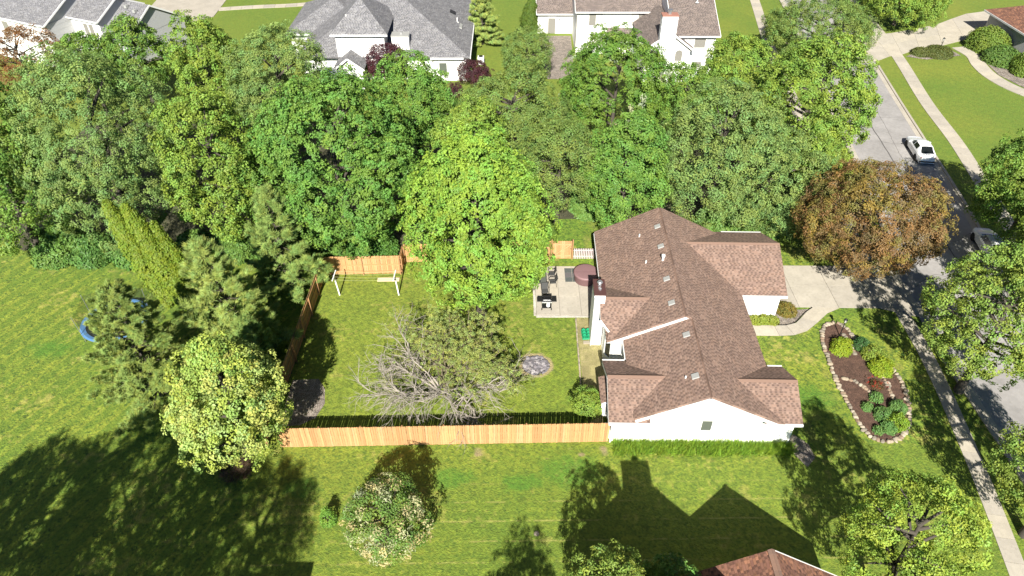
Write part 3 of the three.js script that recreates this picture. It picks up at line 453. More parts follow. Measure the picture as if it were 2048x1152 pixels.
// ---- brown-roofed house across the street
{
  const h = thing('house_across_the_street', 'grey house with brown roof half cut off by the right edge at the top', 'house', 64.2, 0, -91, 0.05);
  wallBlock(h, [[0.6, -3], [14, -3], [14, 6], [0.6, 6]], 2.9, M.siding); hipRoof(h, 0, 15, -3.6, 6.6, 3.0, 0.5, M.shingleRed);
  wallBlock(h, [[2.4, -8], [14, -8], [14, -2], [2.4, -2]], 2.9, M.siding); hipRoof(h, 1.9, 15, -8.6, -1.0, 3.0, 0.5, M.shingleRed);
  windowAt(h, 2.4, 1.4, -5.4, 1.6, 1.2, -Math.PI / 2, M.glassDark, 0, M.trim); fascia(h, [-0.03, 2.9, -3.6], [-0.03, 2.9, 6.6], 0.2, 0.08);
}
// ---- house at the bottom edge; only its ridge reaches into the picture
{
  const h = thing('house_at_bottom_edge', 'house at the bottom edge of which only the reddish brown roof peak shows', 'house', 12.1, 0, -17.5);
  const R = M.shingleRed, t = 5.3, k = 0.66;
  roofPlane(h, [[0, t, 0], [0, t, -9], [4.1, t - 4.1 * k, -9], [4.1, t - 4.1 * k, 0]], 'z', R); roofPlane(h, [[0, t, -9], [0, t, 0], [-4.6, t - 4.6 * k, 0], [-4.6, t - 4.6 * k, -9]], 'z', R);
  const r = mulberry(55); for (let i = 0; i < 34; i++) { const g = merge([plate([[0, 0.045, 0], [0.17, -0.05, 0], [0.17, -0.05, 0.26], [0, 0.045, 0.26]], 0.02, [0, 0, 1]), plate([[0, 0.045, 0], [-0.17, -0.05, 0], [-0.17, -0.05, 0.26], [0, 0.045, 0.26]], 0.02, [0, 0, 1])]).rotateX(-0.03).translate(0, t + 0.02, i * 0.262); part('ridge_cap', g, r() < 0.5 ? M.capShingle : M.capShingle2, h); }
  wallBlock(h, [[-4.2, -0.4], [3.8, -0.4], [3.8, -9], [-4.2, -9]], 2.5); part('gable_wall', plate([hp(-4.2, 2.45, -0.4), hp(3.8, 2.45, -0.4), hp(0, 5.0, -0.4)], 0.12, [1, 0, 0]), M.white, h);
  fascia(h, [4.16, t - 4.1 * k - 0.1, 0], [4.16, t - 4.1 * k - 0.1, -9], 0.16, 0.12); fascia(h, [0, t - 0.1, 0.03], [4.1, t - 4.1 * k - 0.1, 0.03], 0.18, 0.05, M.trim, 'rake_board');
  wallBlock(h, [[-8.6, -3.4], [-4.2, -3.4], [-2.0, -3.4], [-2.0, -12], [-8.6, -12]], 5.2); gableRoofZ(h, -8.9, -1.6, -12.4, -3.0, 5.3, 0.74, R);
  const c = part('chimney', box(1.6, 9.0, 0.9, -5.5, 4.5, 3.9), M.brick, h); part('chimney_crown', box(1.7, 0.12, 1.0, -5.5, 9.06, 3.9), M.brick, c); part('flue', cyl(0.22, 0.22, 0.5, 14, -5.5, 9.1, 3.9), M.brick, c);
}

// ---- neighbouring house below the frame: its chimney shades the near lawn at the bottom edge
{
  const h = thing('neighbour_house', 'house below the bottom edge whose chimney shades the near lawn', 'house', -14, 0, -8);
  wallBlock(h, [[-6, -8], [4, -8], [4, -0.2], [-6, -0.2]], 3.0); gableRoofX(h, -6.4, 4.4, -8.4, 0.2, 3.1, 0.5, M.shingleRed);
  part('chimney', box(1.6, 6.1, 1.0, 1.95, 3.05, -3.1), M.brick, h);
}

// ---------------------------------------------------------------- fences
const picketShape = (() => { const s = new THREE.Shape(); const w = 0.068, h = 1.83, c = 0.03; s.moveTo(-w, 0.04); s.lineTo(w, 0.04); s.lineTo(w, h - c); s.lineTo(w - c, h); s.lineTo(-w + c, h); s.lineTo(-w, h - c); s.closePath(); const g = new THREE.ExtrudeGeometry(s, { depth: 0.02, bevelEnabled: false }).translate(0, 0, -0.01); const uv = g.attributes.uv, p = g.attributes.position; for (let i = 0; i < uv.count; i++) uv.setXY(i, (p.getX(i) + w) / (2 * w), p.getY(i) / h); return g; })();
// boards on one side (side +1 = towards the right of the walking direction), rails and posts on the other
function fenceRun(label, a, b, side, seed, mats = M.cedar, gapChance = 0) {
  const dx = b[0] - a[0], dz = b[1] - a[1], L = Math.hypot(dx, dz), turn = Math.atan2(-dz, dx), f = thing('cedar_fence', label, 'fence', a[0], 0, a[1], turn, 'cedar fence runs round the back yard'), r = mulberry(seed);
  const n = Math.round(L / 0.143), st = L / n, zs = side * 0.055;
  for (let i = 0; i < n; i++) { const m = part('picket', picketShape, mats[Math.floor(r() * mats.length)], f); m.position.set((i + 0.5) * st, (r() - 0.5) * 0.03, zs + (r() - 0.5) * 0.008); m.rotation.z = (r() - 0.5) * 0.012; m.scale.x = 0.96 + 0.05 * r(); }
  for (const y of [0.3, 0.98, 1.6]) { const m = part('rail', box(L, 0.09, 0.045, L / 2, y, zs - side * 0.034), M.cedar[3], f); }
  const k = Math.max(1, Math.round(L / 2.44)); for (let i = 0; i <= k; i++) part('post', rbox(0.09, 1.78, 0.09, 0.008, 0.05 + (L - 0.1) * i / k, 0.89, zs - side * 0.104), M.post, f);
  return f;
}
fenceRun('long cedar fence along the near lawn ending at the white house wall', [-14.35, -27.42], [6.0, -27.86], 1, 1);
fenceRun('weathered cedar fence behind the pines on the left of the back yard', [-15.25, -27.5], [-14.95, -44.3], -1, 2, [M.cedarOld, M.cedarOld, M.cedar[1]]);
fenceRun('cedar fence showing rails and posts behind the clothesline', [-14.95, -44.32], [-8.9, -44.5], -1, 3);
fenceRun('short cedar fence return beside the bright maple', [-8.85, -44.5], [-8.8, -45.9], -1, 4);
fenceRun('cedar fence running behind the bright maple towards the gate', [-8.8, -45.95], [3.15, -46.45], -1, 5);
{ // gate with a diagonal brace, then a low white picket panel up to the house
  const g = thing('cedar_gate', 'cedar gate with diagonal brace beside the patio', 'gate', 3.3, 0, -46.45), r = mulberry(6);
  for (let i = 0; i < 11; i++) { const m = part('picket', picketShape, M.cedar[Math.floor(r() * 6)], g); m.position.set(0.1 + i * 0.141, 0, -0.05); }
  for (const y of [0.35, 1.5]) part('rail', box(1.5, 0.1, 0.045, 0.8, y, -0.016), M.cedar[0], g);
  part('brace', bar(V3(0.15, 0.42, 0.03), V3(1.42, 1.44, 0.03), 0.045, 0.045, 4), M.cedar[0], g);
  for (const x of [-0.05, 1.66]) part('post', rbox(0.1, 2.0, 0.1, 0.01, x, 1.0, 0.0), M.post, g); part('latch', box(0.06, 0.05, 0.06, 1.5, 1.1, 0.04), M.black, g);
  const p = thing('picket_panel', 'low white picket panel between the cedar gate and the house', 'fence', 5.05, 0, -46.5);
  for (let i = 0; i < 13; i++) { const m = part('picket', picketShape, M.pinkWhite, p); m.scale.set(0.62, 0.58, 1); m.position.set(0.08 + i * 0.142, 0, 0); } for (const y of [0.25, 0.85]) part('rail', box(1.9, 0.07, 0.03, 0.95, y, -0.03), M.pinkWhite, p);
}
// ---------------------------------------------------------------- things in the back yard
{ // clothesline: two white posts with cross arms and sagging lines
  const c = thing('clothesline', 'white two-post clothesline on the lawn before the back fence', 'clothesline', -13.4, 0, -41.9), w = M.trim;
  for (const x of [0, 4.6]) { part('post', bar(V3(x, 0, 0), V3(x - 0.16, 1.95, x ? -0.1 : 0), 0.055, 0.055, 10), w, c); part('cross_arm', bar(V3(x - 0.16, 1.93, 0.6), V3(x - 0.12, 1.97, -0.62), 0.045, 0.045, 8), w, c); part('strut', bar(V3(x - 0.11, 1.45, 0), V3(x - 0.15, 1.9, 0.35), 0.025, 0.025, 6), w, c); }
  for (const z of [0.5, 0.18, -0.18, -0.52]) part('line', new THREE.TubeGeometry(new THREE.QuadraticBezierCurve3(V3(-0.15, 1.98, z), V3(2.2, 1.72, z), V3(4.46, 1.98, z)), 14, 0.008, 4), M.rope, c);
  const b = thing('pale_plank', 'pale wooden board lying on the lawn under the clothesline', 'board', -9.85, 0, -43.75, 0.02); part('board', rbox(1.75, 0.07, 0.42, 0.01, 0, 0.045, 0), M.plank, b); part('batten', rbox(1.6, 0.05, 0.08, 0.01, 0, 0.1, -0.1), M.plank, b);
}
{ // fire pit: a shallow heap of broken slate
  const f = thing('fire_pit', 'round fire pit heaped with grey slate pieces on the lawn', 'fire pit', 1.67, 0, -34.4), r = mulberry(12);
  for (let i = 0; i < 70; i++) { const a = r() * 6.283, d = 0.86 * Math.sqrt(r()), s = 0.09 + 0.11 * r(), g = new THREE.CylinderGeometry(s * 0.9, s, 0.045 + 0.05 * r(), 5 + Math.floor(r() * 2)); const m = part('slate_piece', g, M.slate[Math.floor(r() * 3)], f); m.position.set(Math.cos(a) * d, 0.035 + 0.1 * (1 - d) * r(), Math.sin(a) * d); m.rotation.set((r() - 0.5) * 0.7, r() * 6, (r() - 0.5) * 0.7); m.scale.set(1 + r() * 0.5, 1, 0.8); }
  part('ash_bed', cyl(0.95, 0.88, 0.03, 28), M.slate[1], f);
}
{ // paver edging between the lawn and the dry border
  const e = thing('paver_edging', 'line of pale pavers between the lawn and the dry border by the house', 'edging', 4.78, 0, -39.2, 0), r = mulberry(13);
  for (let i = 0; i < 34; i++) { const m = part('paver', edgingPaver, M.stone[Math.floor(r() * 3)], e); m.position.set(-0.004 * i + (r() - 0.5) * 0.02, 0.035, 0.1 + i * 0.205); m.rotation.y = (r() - 0.5) * 0.1; }
}
{ // hot tub, mats
  const t = thing('hot_tub', 'round hot tub with dusky pink cover beside the house wall', 'hot tub', 5.86, 0.04, -43.75);
  part('shell', new THREE.LatheGeometry([[0.0, 0], [0.86, 0], [0.9, 0.04], [0.93, 0.7], [0.96, 0.74], [0.94, 0.78], [0, 0.78]].map((p) => new THREE.Vector2(...p)), 40), M.tubShell, t);
  const c = part('cover', new THREE.LatheGeometry([[0, 0.86], [0.5, 0.87], [0.9, 0.84], [0.965, 0.82], [0.985, 0.76], [0.985, 0.67], [0.965, 0.66]].map((p) => new THREE.Vector2(...p)), 40), M.tubCover, t);
  part('fold_seam', box(1.9, 0.012, 0.03, 0, 0.872, 0.12), M.tubShell, c); for (const a of [0.6, 2.2, 4.0, 5.4]) part('strap', box(0.05, 0.2, 0.02).translate(0, 0.66, 0.985).rotateY(a), M.tubShell, c);
  const m = thing('rubber_mat', 'dark square matting on the patio under the hot tub', 'mat', 5.1, 0.056, -44.3); for (let i = 0; i < 3; i++) for (let k = 0; k < 3; k++) part('mat_tile', rbox(0.56, 0.02, 0.56, 0.008, -0.58 + i * 0.58, 0.012, -0.58 + k * 0.58), [M.matGrey, M.matGrey2][(i * 2 + k) % 2], m);
}
{ // gas grill
  const g = thing('gas_grill', 'black gas grill on wheels at the edge of the patio', 'grill', 2.62, 0.04, -40.35), b = M.black;
  const lid = new THREE.CylinderGeometry(0.3, 0.3, 0.72, 18, 1, false, 0, Math.PI).rotateZ(Math.PI / 2).rotateX(-Math.PI / 2); part('lid', lid.scale(1, 0.85, 1).translate(0, 0.92, -0.02), b, g);
  part('firebox', rbox(0.74, 0.22, 0.58, 0.04, 0, 0.8, 0), b, g); part('control_panel', rbox(0.74, 0.12, 0.06, 0.01, 0, 0.8, 0.31), M.metal, g); part('handle', bar(V3(-0.28, 1.02, 0.27), V3(0.28, 1.02, 0.27), 0.02, 0.02, 8), M.metal, g);
  for (const s of [-1, 1]) { part('side_shelf', rbox(0.36, 0.05, 0.52, 0.02, s * 0.56, 0.86, 0), b, g); for (const z of [-0.22, 0.24]) part('leg', box(0.04, 0.74, 0.04, s * 0.34, 0.36, z), b, g); part('wheel', new THREE.CylinderGeometry(0.09, 0.09, 0.05, 16).rotateZ(Math.PI / 2).translate(s * 0.37, 0.09, 0.24), M.rubber, g); }
  part('bottom_shelf', box(0.66, 0.03, 0.46, 0, 0.2, 0.01), b, g); part('gas_bottle', merge([cyl(0.14, 0.14, 0.28, 16, 0.12, 0.22, 0.02), cyl(0.14, 0.05, 0.08, 16, 0.12, 0.5, 0.02)]), M.trim, g); for (let i = 0; i < 4; i++) part('knob', new THREE.CylinderGeometry(0.025, 0.025, 0.03, 10).rotateX(Math.PI / 2).translate(-0.24 + i * 0.16, 0.8, 0.355), b, g);
}
{ // patio table and chairs of dark metal
  const t = thing('patio_table', 'dark metal patio table with glass top under the maple', 'table', 2.2, 0.04, -43.2); part('table_top', rbox(0.95, 0.03, 1.5, 0.012, 0, 0.7, 0), M.tableGlass, t); part('rim', merge([box(1.0, 0.04, 0.04, 0, 0.7, 0.76), box(1.0, 0.04, 0.04, 0, 0.7, -0.76), box(0.04, 0.04, 1.5, 0.49, 0.7, 0), box(0.04, 0.04, 1.5, -0.49, 0.7, 0)]), M.black, t);
  for (const [x, z] of [[-0.4, -0.65], [0.4, -0.65], [-0.4, 0.65], [0.4, 0.65]]) part('leg', bar(V3(x, 0, z), V3(x * 0.9, 0.69, z * 0.9), 0.022, 0.022, 8), M.black, t);
  const chair = (label, x, z, turn, swivel) => { const c = thing('patio_chair', label, 'chair', x, 0.04, z, turn, 'dark metal patio chairs'); const b = M.black;
    part('seat', rbox(0.5, 0.04, 0.48, 0.015, 0, 0.42, 0), M.sling, c); part('backrest', rbox(0.48, 0.55, 0.03, 0.012, 0, 0, 0).rotateX(-0.25).translate(0, 0.72, -0.28), M.sling, c);
    for (const s of [-1, 1]) { part('armrest', new THREE.TubeGeometry(new THREE.CatmullRomCurve3([V3(s * 0.27, 0.95, -0.36), V3(s * 0.28, 0.66, -0.2), V3(s * 0.29, 0.64, 0.2), V3(s * 0.28, 0.4, 0.27)]), 12, 0.022, 6), b, c); if (!swivel) for (const z2 of [-0.24, 0.25]) part('leg', bar(V3(s * 0.26, 0, z2 * 1.15), V3(s * 0.26, 0.42, z2), 0.02, 0.02, 6), b, c); }
    if (swivel) { part('pedestal', cyl(0.03, 0.03, 0.4, 10), b, c); part('base_ring', new THREE.TorusGeometry(0.24, 0.018, 6, 28).rotateX(Math.PI / 2).translate(0, 0.025, 0), b, c); for (let i = 0; i < 4; i++) part('spoke', bar(V3(0, 0.12, 0), V3(0.24 * Math.cos(i * 1.57 + 0.4), 0.03, 0.24 * Math.sin(i * 1.57 + 0.4)), 0.016, 0.016, 6), b, c); } };
  chair('dark sling chair at the far end of the patio table', 3.15, -44.0, -Math.PI / 2, false); chair('dark sling chair at the near right of the patio table', 3.2, -43.0, -Math.PI / 2 + 0.1, false); chair('swivel patio chair on a ring base between the table and the grill', 2.55, -41.85, 0.1, true);
}
{ // six green pots in a tray by the wall
  const t = thing('green_pot_tray', 'tray of six round green pots on the dry border by the house', 'pots', 5.4, 0.01, -37.35, 0.05); part('tray', rbox(0.66, 0.12, 0.92, 0.03, 0, 0.07, 0), M.green, t);
  for (let i = 0; i < 2; i++) for (let k = 0; k < 3; k++) part('pot', new THREE.LatheGeometry([[0.0, 0.1], [0.12, 0.1], [0.145, 0.3], [0.16, 0.3], [0.155, 0.26], [0.13, 0.24], [0.0, 0.24]].map((p) => new THREE.Vector2(...p)), 20).translate(-0.16 + i * 0.32, 0, -0.3 + k * 0.3), M.green, t);
  const s = thing('step_stone', 'pale stone slab next to the green pots', 'stone', 5.4, 0.01, -36.6); part('slab', rbox(0.55, 0.06, 0.3, 0.02, 0, 0.03, 0), M.stone[2], s);
}
{ // trampoline with blue pad and dark net
  const t = thing('trampoline', 'trampoline with blue pad and dark net enclosure half behind the spruce', 'trampoline', -29.0, 0, -38.2), R = 2.3;
  part('mat', cyl(R - 0.28, R - 0.28, 0.02, 40, 0, 0.74, 0), M.black, t);
  for (let i = 0; i < 8; i++) part('pad', new THREE.RingGeometry(R - 0.32, R + 0.05, 8, 1, i * Math.PI / 4 + 0.012, Math.PI / 4 - 0.024).rotateX(-Math.PI / 2).translate(0, 0.79, 0), M.pad, t);
  part('frame', new THREE.TorusGeometry(R, 0.035, 6, 48).rotateX(Math.PI / 2).translate(0, 0.74, 0), M.metal, t);
  const N = 6; for (let i = 0; i < N; i++) { const a = i / N * 6.283 + 0.35, c = Math.cos(a), s = Math.sin(a); part('pole', bar(V3(c * R, 0, s * R), V3(c * (R + 0.12), 2.45, s * (R + 0.12)), 0.024, 0.024, 8), M.metal, t); part('leg', bar(V3(c * R, 0.74, s * R), V3(Math.cos(a + 0.35) * R, 0.0, Math.sin(a + 0.35) * R), 0.024, 0.024, 8), M.metal, t); }
  const pos = [], uv = [], seg = 48; for (let i = 0; i < seg; i++) { const a0 = i / seg * 6.283, a1 = (i + 1) / seg * 6.283, f = (a) => { const k = ((a - 0.35) / (6.283 / N)) % 1, q = ((k + 1) % 1); return R + 0.08 - 0.3 * Math.sin(q * Math.PI) ; }, y = (a) => { const q = ((((a - 0.35) / (6.283 / N)) % 1) + 1) % 1; return 2.42 - 0.22 * Math.sin(q * Math.PI); };
    const A = [Math.cos(a0) * (R - 0.1), 0.8, Math.sin(a0) * (R - 0.1)], B = [Math.cos(a1) * (R - 0.1), 0.8, Math.sin(a1) * (R - 0.1)], C = [Math.cos(a1) * f(a1), y(a1), Math.sin(a1) * f(a1)], D = [Math.cos(a0) * f(a0), y(a0), Math.sin(a0) * f(a0)]; for (const p of [A, B, C, A, C, D]) { pos.push(...p); uv.push(0, 0); } }
  part('net', geoFrom(pos, uv), M.net, t);
}
{ const v = thing('valve_cover', 'small pale round cover in the near lawn', 'cover', 1.37, 0, -21.45); part('lid', cyl(0.14, 0.12, 0.06, 20), M.stone[2], v); part('rim', new THREE.TorusGeometry(0.14, 0.02, 6, 24).rotateX(Math.PI / 2).translate(0, 0.03, 0), M.stone[1], v); }
// ---------------------------------------------------------------- front garden
const bedLine = [[22.75, -37.7], [23.1, -38.3], [23.75, -38.65], [24.4, -38.5], [24.75, -37.6], [24.95, -36.5], [25.6, -35.6], [26.25, -34.4], [26.45, -33.2], [26.4, -32], [26.0, -30.6], [25.6, -29.5], [25.0, -28.6], [24.3, -28.0], [23.4, -27.75], [22.75, -28.0], [22.35, -28.9], [22.2, -30.2], [22.1, -31.8], [22.1, -33.6], [22.25, -35.2], [22.4, -36.6]];
{
  const loop = new THREE.CatmullRomCurve3(bedLine.map((p) => V3(p[0], 0, p[1])), true), out = loop.getSpacedPoints(90).slice(0, 90).map((p) => [p.x, p.z]);
  structure('mulch_bed', prism(out, 0.0, 0.035), M.mulch);
  const rockGeos = [1, 2, 3, 4, 5].map((k) => { const g = new THREE.IcosahedronGeometry(0.15, 1), p = g.attributes.position, r = mulberry(60 + k), ax = r() * 9; for (let i = 0; i < p.count; i++) { const v = V3(p.getX(i), p.getY(i), p.getZ(i)), n = 0.75 + 0.55 * vnoise(v.x * 9 + ax, v.z * 9 + v.y * 7 + k * 5); p.setXYZ(i, v.x * n * 1.15, v.y * n * 0.62, v.z * n * 0.9); } g.computeVertexNormals(); return g; });
  const stones = (name, label, pts, step, seed) => { const c = new THREE.CatmullRomCurve3(pts.map((p) => V3(p[0], 0, p[1])), name === 'stone_border'), n = Math.round(c.getLength() / step), r = mulberry(seed), b = thing(name, label, 'stones'); for (let i = 0; i < n; i++) { const p = c.getPointAt((i + r() * 0.3) / n), m = part('stone', rockGeos[Math.floor(r() * 5)], M.stone[Math.floor(r() * 4)], b); m.position.set(p.x + (r() - 0.5) * 0.08, 0.06, p.z + (r() - 0.5) * 0.08); m.rotation.y = r() * 6.28; m.scale.set(0.8 + 0.5 * r(), 0.8 + 0.5 * r(), 0.8 + 0.4 * r()); } };
  stones('stone_border', 'ring of tan field stones round the oval mulch bed', bedLine, 0.26, 21);
  stones('stone_row', 'short curving row of stones across the mulch bed', [[22.6, -33.1], [23.2, -32.9], [23.8, -32.2], [24.1, -31.5]], 0.24, 22);
  stones('stone_row', 'row of stones below the lime shrubs on the right of the mulch bed', [[25.35, -33.5], [25.4, -32.5], [25.3, -31.4], [25.5, -30.9]], 0.25, 23);
  stones('stone_row', 'row of stones down the middle of the bed beside the first lime shrub', [[24.2, -37.4], [24.3, -36.2], [24.2, -35.3]], 0.26, 24);
  const l = thing('lamp_post', 'black garden lamp post at the tip of the mulch bed', 'lamp post', 23.85, 0, -37.3), b = M.black;
  part('pole', bar(V3(0, 0, 0), V3(0, 1.35, 0), 0.04, 0.035, 10), b, l); part('base', cyl(0.09, 0.06, 0.12, 12), b, l); part('cross_bar', bar(V3(-0.16, 1.2, 0), V3(0.16, 1.2, 0), 0.015, 0.015, 6), b, l); const n = part('lantern', new THREE.CylinderGeometry(0.11, 0.08, 0.26, 6, 1).translate(0, 1.5, 0), M.lampGlass, l); part('roof', new THREE.ConeGeometry(0.15, 0.12, 6).translate(0, 1.69, 0), b, n); part('cage', merge([0, 1, 2, 3, 4, 5].map((i) => { const a = i / 6 * 6.283; return bar(V3(0.085 * Math.sin(a), 1.37, 0.085 * Math.cos(a)), V3(0.115 * Math.sin(a), 1.63, 0.115 * Math.cos(a)), 0.01, 0.01, 4); })), b, n);
  const c = l.clone(); c.name = numbered('lamp_post'); c.position.set(55.4, 0, -90.2); c.userData = { label: 'dark lamp post in the low juniper beside the curved drive', category: 'lamp post' }; c.scale.setScalar(1.15); scene.add(c);
  structure('gravel_corner', prism([[19.55, -39.9], [22.75, -40.3], [22.1, -39.75], [21.5, -39.15], [20.9, -38.7], [20.2, -38.5], [19.4, -38.48]], 0.018, 0.018, true), M.gravel);
  structure('bed_edging', ribbon(along([[22.85, -40.42], [22.2, -39.9], [21.6, -39.28], [21.02, -38.72], [20.3, -38.48], [19.4, -38.45]], 20), -0.02, 0.02, 0, 0.07), M.black);
  structure('gravel_corner_patch', prism([[17.2, -27.9], [17.8, -28.4], [18.5, -27.6], [18.6, -26.6], [17.9, -25.9], [17.4, -26.8]], 0.012, 0.012, true), M.gravel);
}
// ---------------------------------------------------------------- parked cars
{
  const sec = (u) => {                                         // half section of a saloon at u in -1 (rear) .. 1 (nose): list of [half width, height]
    const L = u, taper = 1 - 0.16 * smooth(0.62, 1, Math.abs(L)) - 0.1 * smooth(0.9, 1, Math.abs(L));
    const w = 0.9 * taper, belt = u > 0 ? lerp(0.96, 0.66, smooth(0.3, 1, u)) : lerp(0.96, 0.93, smooth(0.5, 1, -u)), deck = belt + (u > 0.36 ? 0.04 : 0.05) * taper;
    const cab = smooth(0.44, 0.02, u) * smooth(-0.86, -0.42, u), roof = deck + (1.45 - deck) * cab, rw = lerp(w * 0.82, 0.58, cab);
    return [[w * 0.86, 0.2], [w * 0.98, 0.32], [w, 0.56], [w * 0.985, belt - 0.1], [w * 0.93, belt], [lerp(w * 0.86, w * 0.9, cab), deck + 0.01], [rw * 1.03, lerp(deck + 0.02, roof - 0.06, cab)], [rw * 0.86, lerp(deck + 0.03, roof - 0.01, cab)], [rw * 0.4, lerp(deck + 0.045, roof + 0.02, cab)], [0, lerp(deck + 0.05, roof + 0.03, cab)]];
  };
  const LEN = 2.3, P = (u, k, s, off = 0) => { const q = sec(u)[k]; return V3(s * (q[0] + (k === 9 ? 0 : off)), q[1] + off * 0.4, -u * LEN); };
  const strip = (us, ks, s, off) => { const pos = []; for (let i = 0; i + 1 < us.length; i++) for (let j = 0; j + 1 < ks.length; j++) { const a = P(us[i], ks[j], s, off), b = P(us[i + 1], ks[j], s, off), c = P(us[i + 1], ks[j + 1], s, off), d = P(us[i], ks[j + 1], s, off); for (const p of [a, b, c, a, c, d]) pos.push(p.x, p.y, p.z); } const g = geoFrom(pos); return g; };
  const range = (a, b, n) => Array.from({ length: n + 1 }, (_, i) => lerp(a, b, i / n));
  const car = (label, x, z, turn) => {
    const c = thing('parked_car', label, 'car', x, 0.012, z, turn, 'white cars parked along the street'); const ks = [0, 1, 2, 3, 4, 5, 6, 7, 8, 9], gs = [];
    for (const s of [-1, 1]) { gs.push(strip(range(-1, 1, 48), ks, s, 0)); for (const u of [-1, 1]) { const q = sec(u), pos = []; for (let k = 0; k + 1 < q.length; k++) for (const p of [[0, q[k][1]], [s * q[k][0], q[k][1]], [s * q[k + 1][0], q[k + 1][1]], [0, q[k][1]], [s * q[k + 1][0], q[k + 1][1]], [0, q[k + 1][1]]]) pos.push(p[0], p[1], -u * LEN); gs.push(geoFrom(pos)); } gs.push(geoFrom([0, 0.2, -LEN, s * 0.75, 0.2, -LEN, s * 0.75, 0.2, LEN, 0, 0.2, -LEN, s * 0.75, 0.2, LEN, 0, 0.2, LEN])); }
    const body = part('body', merge(gs), M.paint, c);
    for (const s of [-1, 1]) { part('side_window', strip(range(-0.42, -0.03, 8), [5, 6], s, 0.012), M.glassDark, c); part('side_window', strip(range(-0.0, 0.24, 6), [5, 6], s, 0.012), M.glassDark, c); part('mirror', rbox(0.16, 0.12, 0.1, 0.03, s * 0.98, 0.98, -0.66), M.paint, c); part('door_handle', box(0.02, 0.03, 0.16, s * 0.895, 0.82, 0.35), M.metal, c); part('tail_light', rbox(0.26, 0.13, 0.12, 0.03, s * 0.58, 0.8, LEN - 0.06), M.redLens, c); part('head_light', rbox(0.28, 0.12, 0.16, 0.04, s * 0.52, 0.62, -LEN + 0.08), M.lens, c);
      for (const u of [-0.6, 0.62]) { const w = new THREE.Group(); w.name = 'wheel'; w.position.set(s * 0.8, 0.32, -u * LEN); c.add(w); part('tyre', new THREE.TorusGeometry(0.25, 0.085, 8, 24).rotateY(Math.PI / 2), M.rubber, w); part('rim', merge([new THREE.CylinderGeometry(0.2, 0.2, 0.06, 20).rotateZ(Math.PI / 2), ...[0, 1, 2, 3, 4].map((i) => box(0.1, 0.2, 0.05, s * 0.02, 0.1, 0).rotateX(i * 1.2566))]), M.metal, w); part('wheel_arch', new THREE.CylinderGeometry(0.37, 0.37, 0.12, 24, 1, false).rotateZ(Math.PI / 2).translate(s * 0.045, 0, 0), M.rubber, w); } }
    const mid = (u0, u1, k0) => merge([strip(range(u0, u1, 6), [7, 8, 9], 1, 0.012), strip(range(u0, u1, 6), [7, 8, 9], -1, 0.012)]);
    part('rear_window', mid(-0.8, -0.48), M.glassDark, c); part('windscreen', mid(0.08, 0.4), M.glassDark, c);
    part('number_plate', box(0.34, 0.13, 0.02, 0, 0.66, LEN + 0.012), M.plate, c); part('bumper', rbox(1.45, 0.16, 0.1, 0.04, 0, 0.36, LEN - 0.02), M.black, c);
    return c;
  };
  car('white saloon parked in the sun by the far kerb', 41.25, -63.9, -0.125); car('white car parked half under the street tree', 39.95, -47.6, -0.16);
}

// ---------------------------------------------------------------- foliage
function leafClump(seed, n, rad, flat, len, wid, spread = 0.9) {   // a spray of small folded leaves facing up and outwards
  const r = mulberry(seed), pos = [];
  for (let i = 0; i < n; i++) {
    const a = r() * 6.283, d = rad * Math.sqrt(r()), c = V3(Math.cos(a) * d, (r() - 0.5) * flat + 0.25 * flat * (1 - d / rad), Math.sin(a) * d);
    const nrm = V3((r() - 0.5) * 2 * spread + Math.cos(a) * d / rad * 0.6, 1, (r() - 0.5) * 2 * spread + Math.sin(a) * d / rad * 0.6).normalize();
    const t = V3(r() - 0.5, (r() - 0.5) * 0.5, r() - 0.5).normalize(), u = t.sub(nrm.clone().multiplyScalar(t.dot(nrm))).normalize(), w = nrm.clone().cross(u), k = 0.7 + 0.6 * r(), L = len * k, W = wid * k;
    const A = c.clone().addScaledVector(u, -L / 2), B = c.clone().addScaledVector(u, L / 2), C = c.clone().addScaledVector(w, W / 2).addScaledVector(nrm, W * 0.22).addScaledVector(u, -L * 0.08), D = c.clone().addScaledVector(w, -W / 2).addScaledVector(nrm, W * 0.22).addScaledVector(u, -L * 0.08);
    for (const p of [A, B, C, A, D, B]) pos.push(p.x, p.y, p.z);
  }
  return geoFrom(pos);
}
function needleTuft(seed, n, len, wid, up) {                    // a burst of narrow needle blades
  const r = mulberry(seed), pos = [];
  for (let i = 0; i < n; i++) { const a = r() * 6.283, e = up + (r() - 0.35) * 1.1, d = V3(Math.cos(a) * Math.cos(e), Math.sin(e), Math.sin(a) * Math.cos(e)), s = V3(-Math.sin(a), 0.3 * (r() - 0.5), Math.cos(a)), b = V3((r() - 0.5) * len * 0.5, (r() - 0.5) * len * 0.25, (r() - 0.5) * len * 0.5), L = len * (0.7 + 0.5 * r()); const p0 = b.clone().addScaledVector(s, wid / 2), p1 = b.clone().addScaledVector(s, -wid / 2), p2 = b.clone().addScaledVector(d, L); for (const p of [p0, p1, p2]) pos.push(p.x, p.y, p.z); }
  return geoFrom(pos);
}
const leafMat = (r, g, b, through = 0.28, rough = 0.55) => new THREE.MeshPhysicalMaterial({ color: lin(r, g, b), roughness: rough, transmission: through, thickness: 0, side: THREE.DoubleSide, specularIntensity: 0.5 });
const UP = V3(0, 1, 0), _m = new THREE.Matrix4(), _q = new THREE.Quaternion(), _q2 = new THREE.Quaternion(), _s = V3(), _c = new THREE.Color();
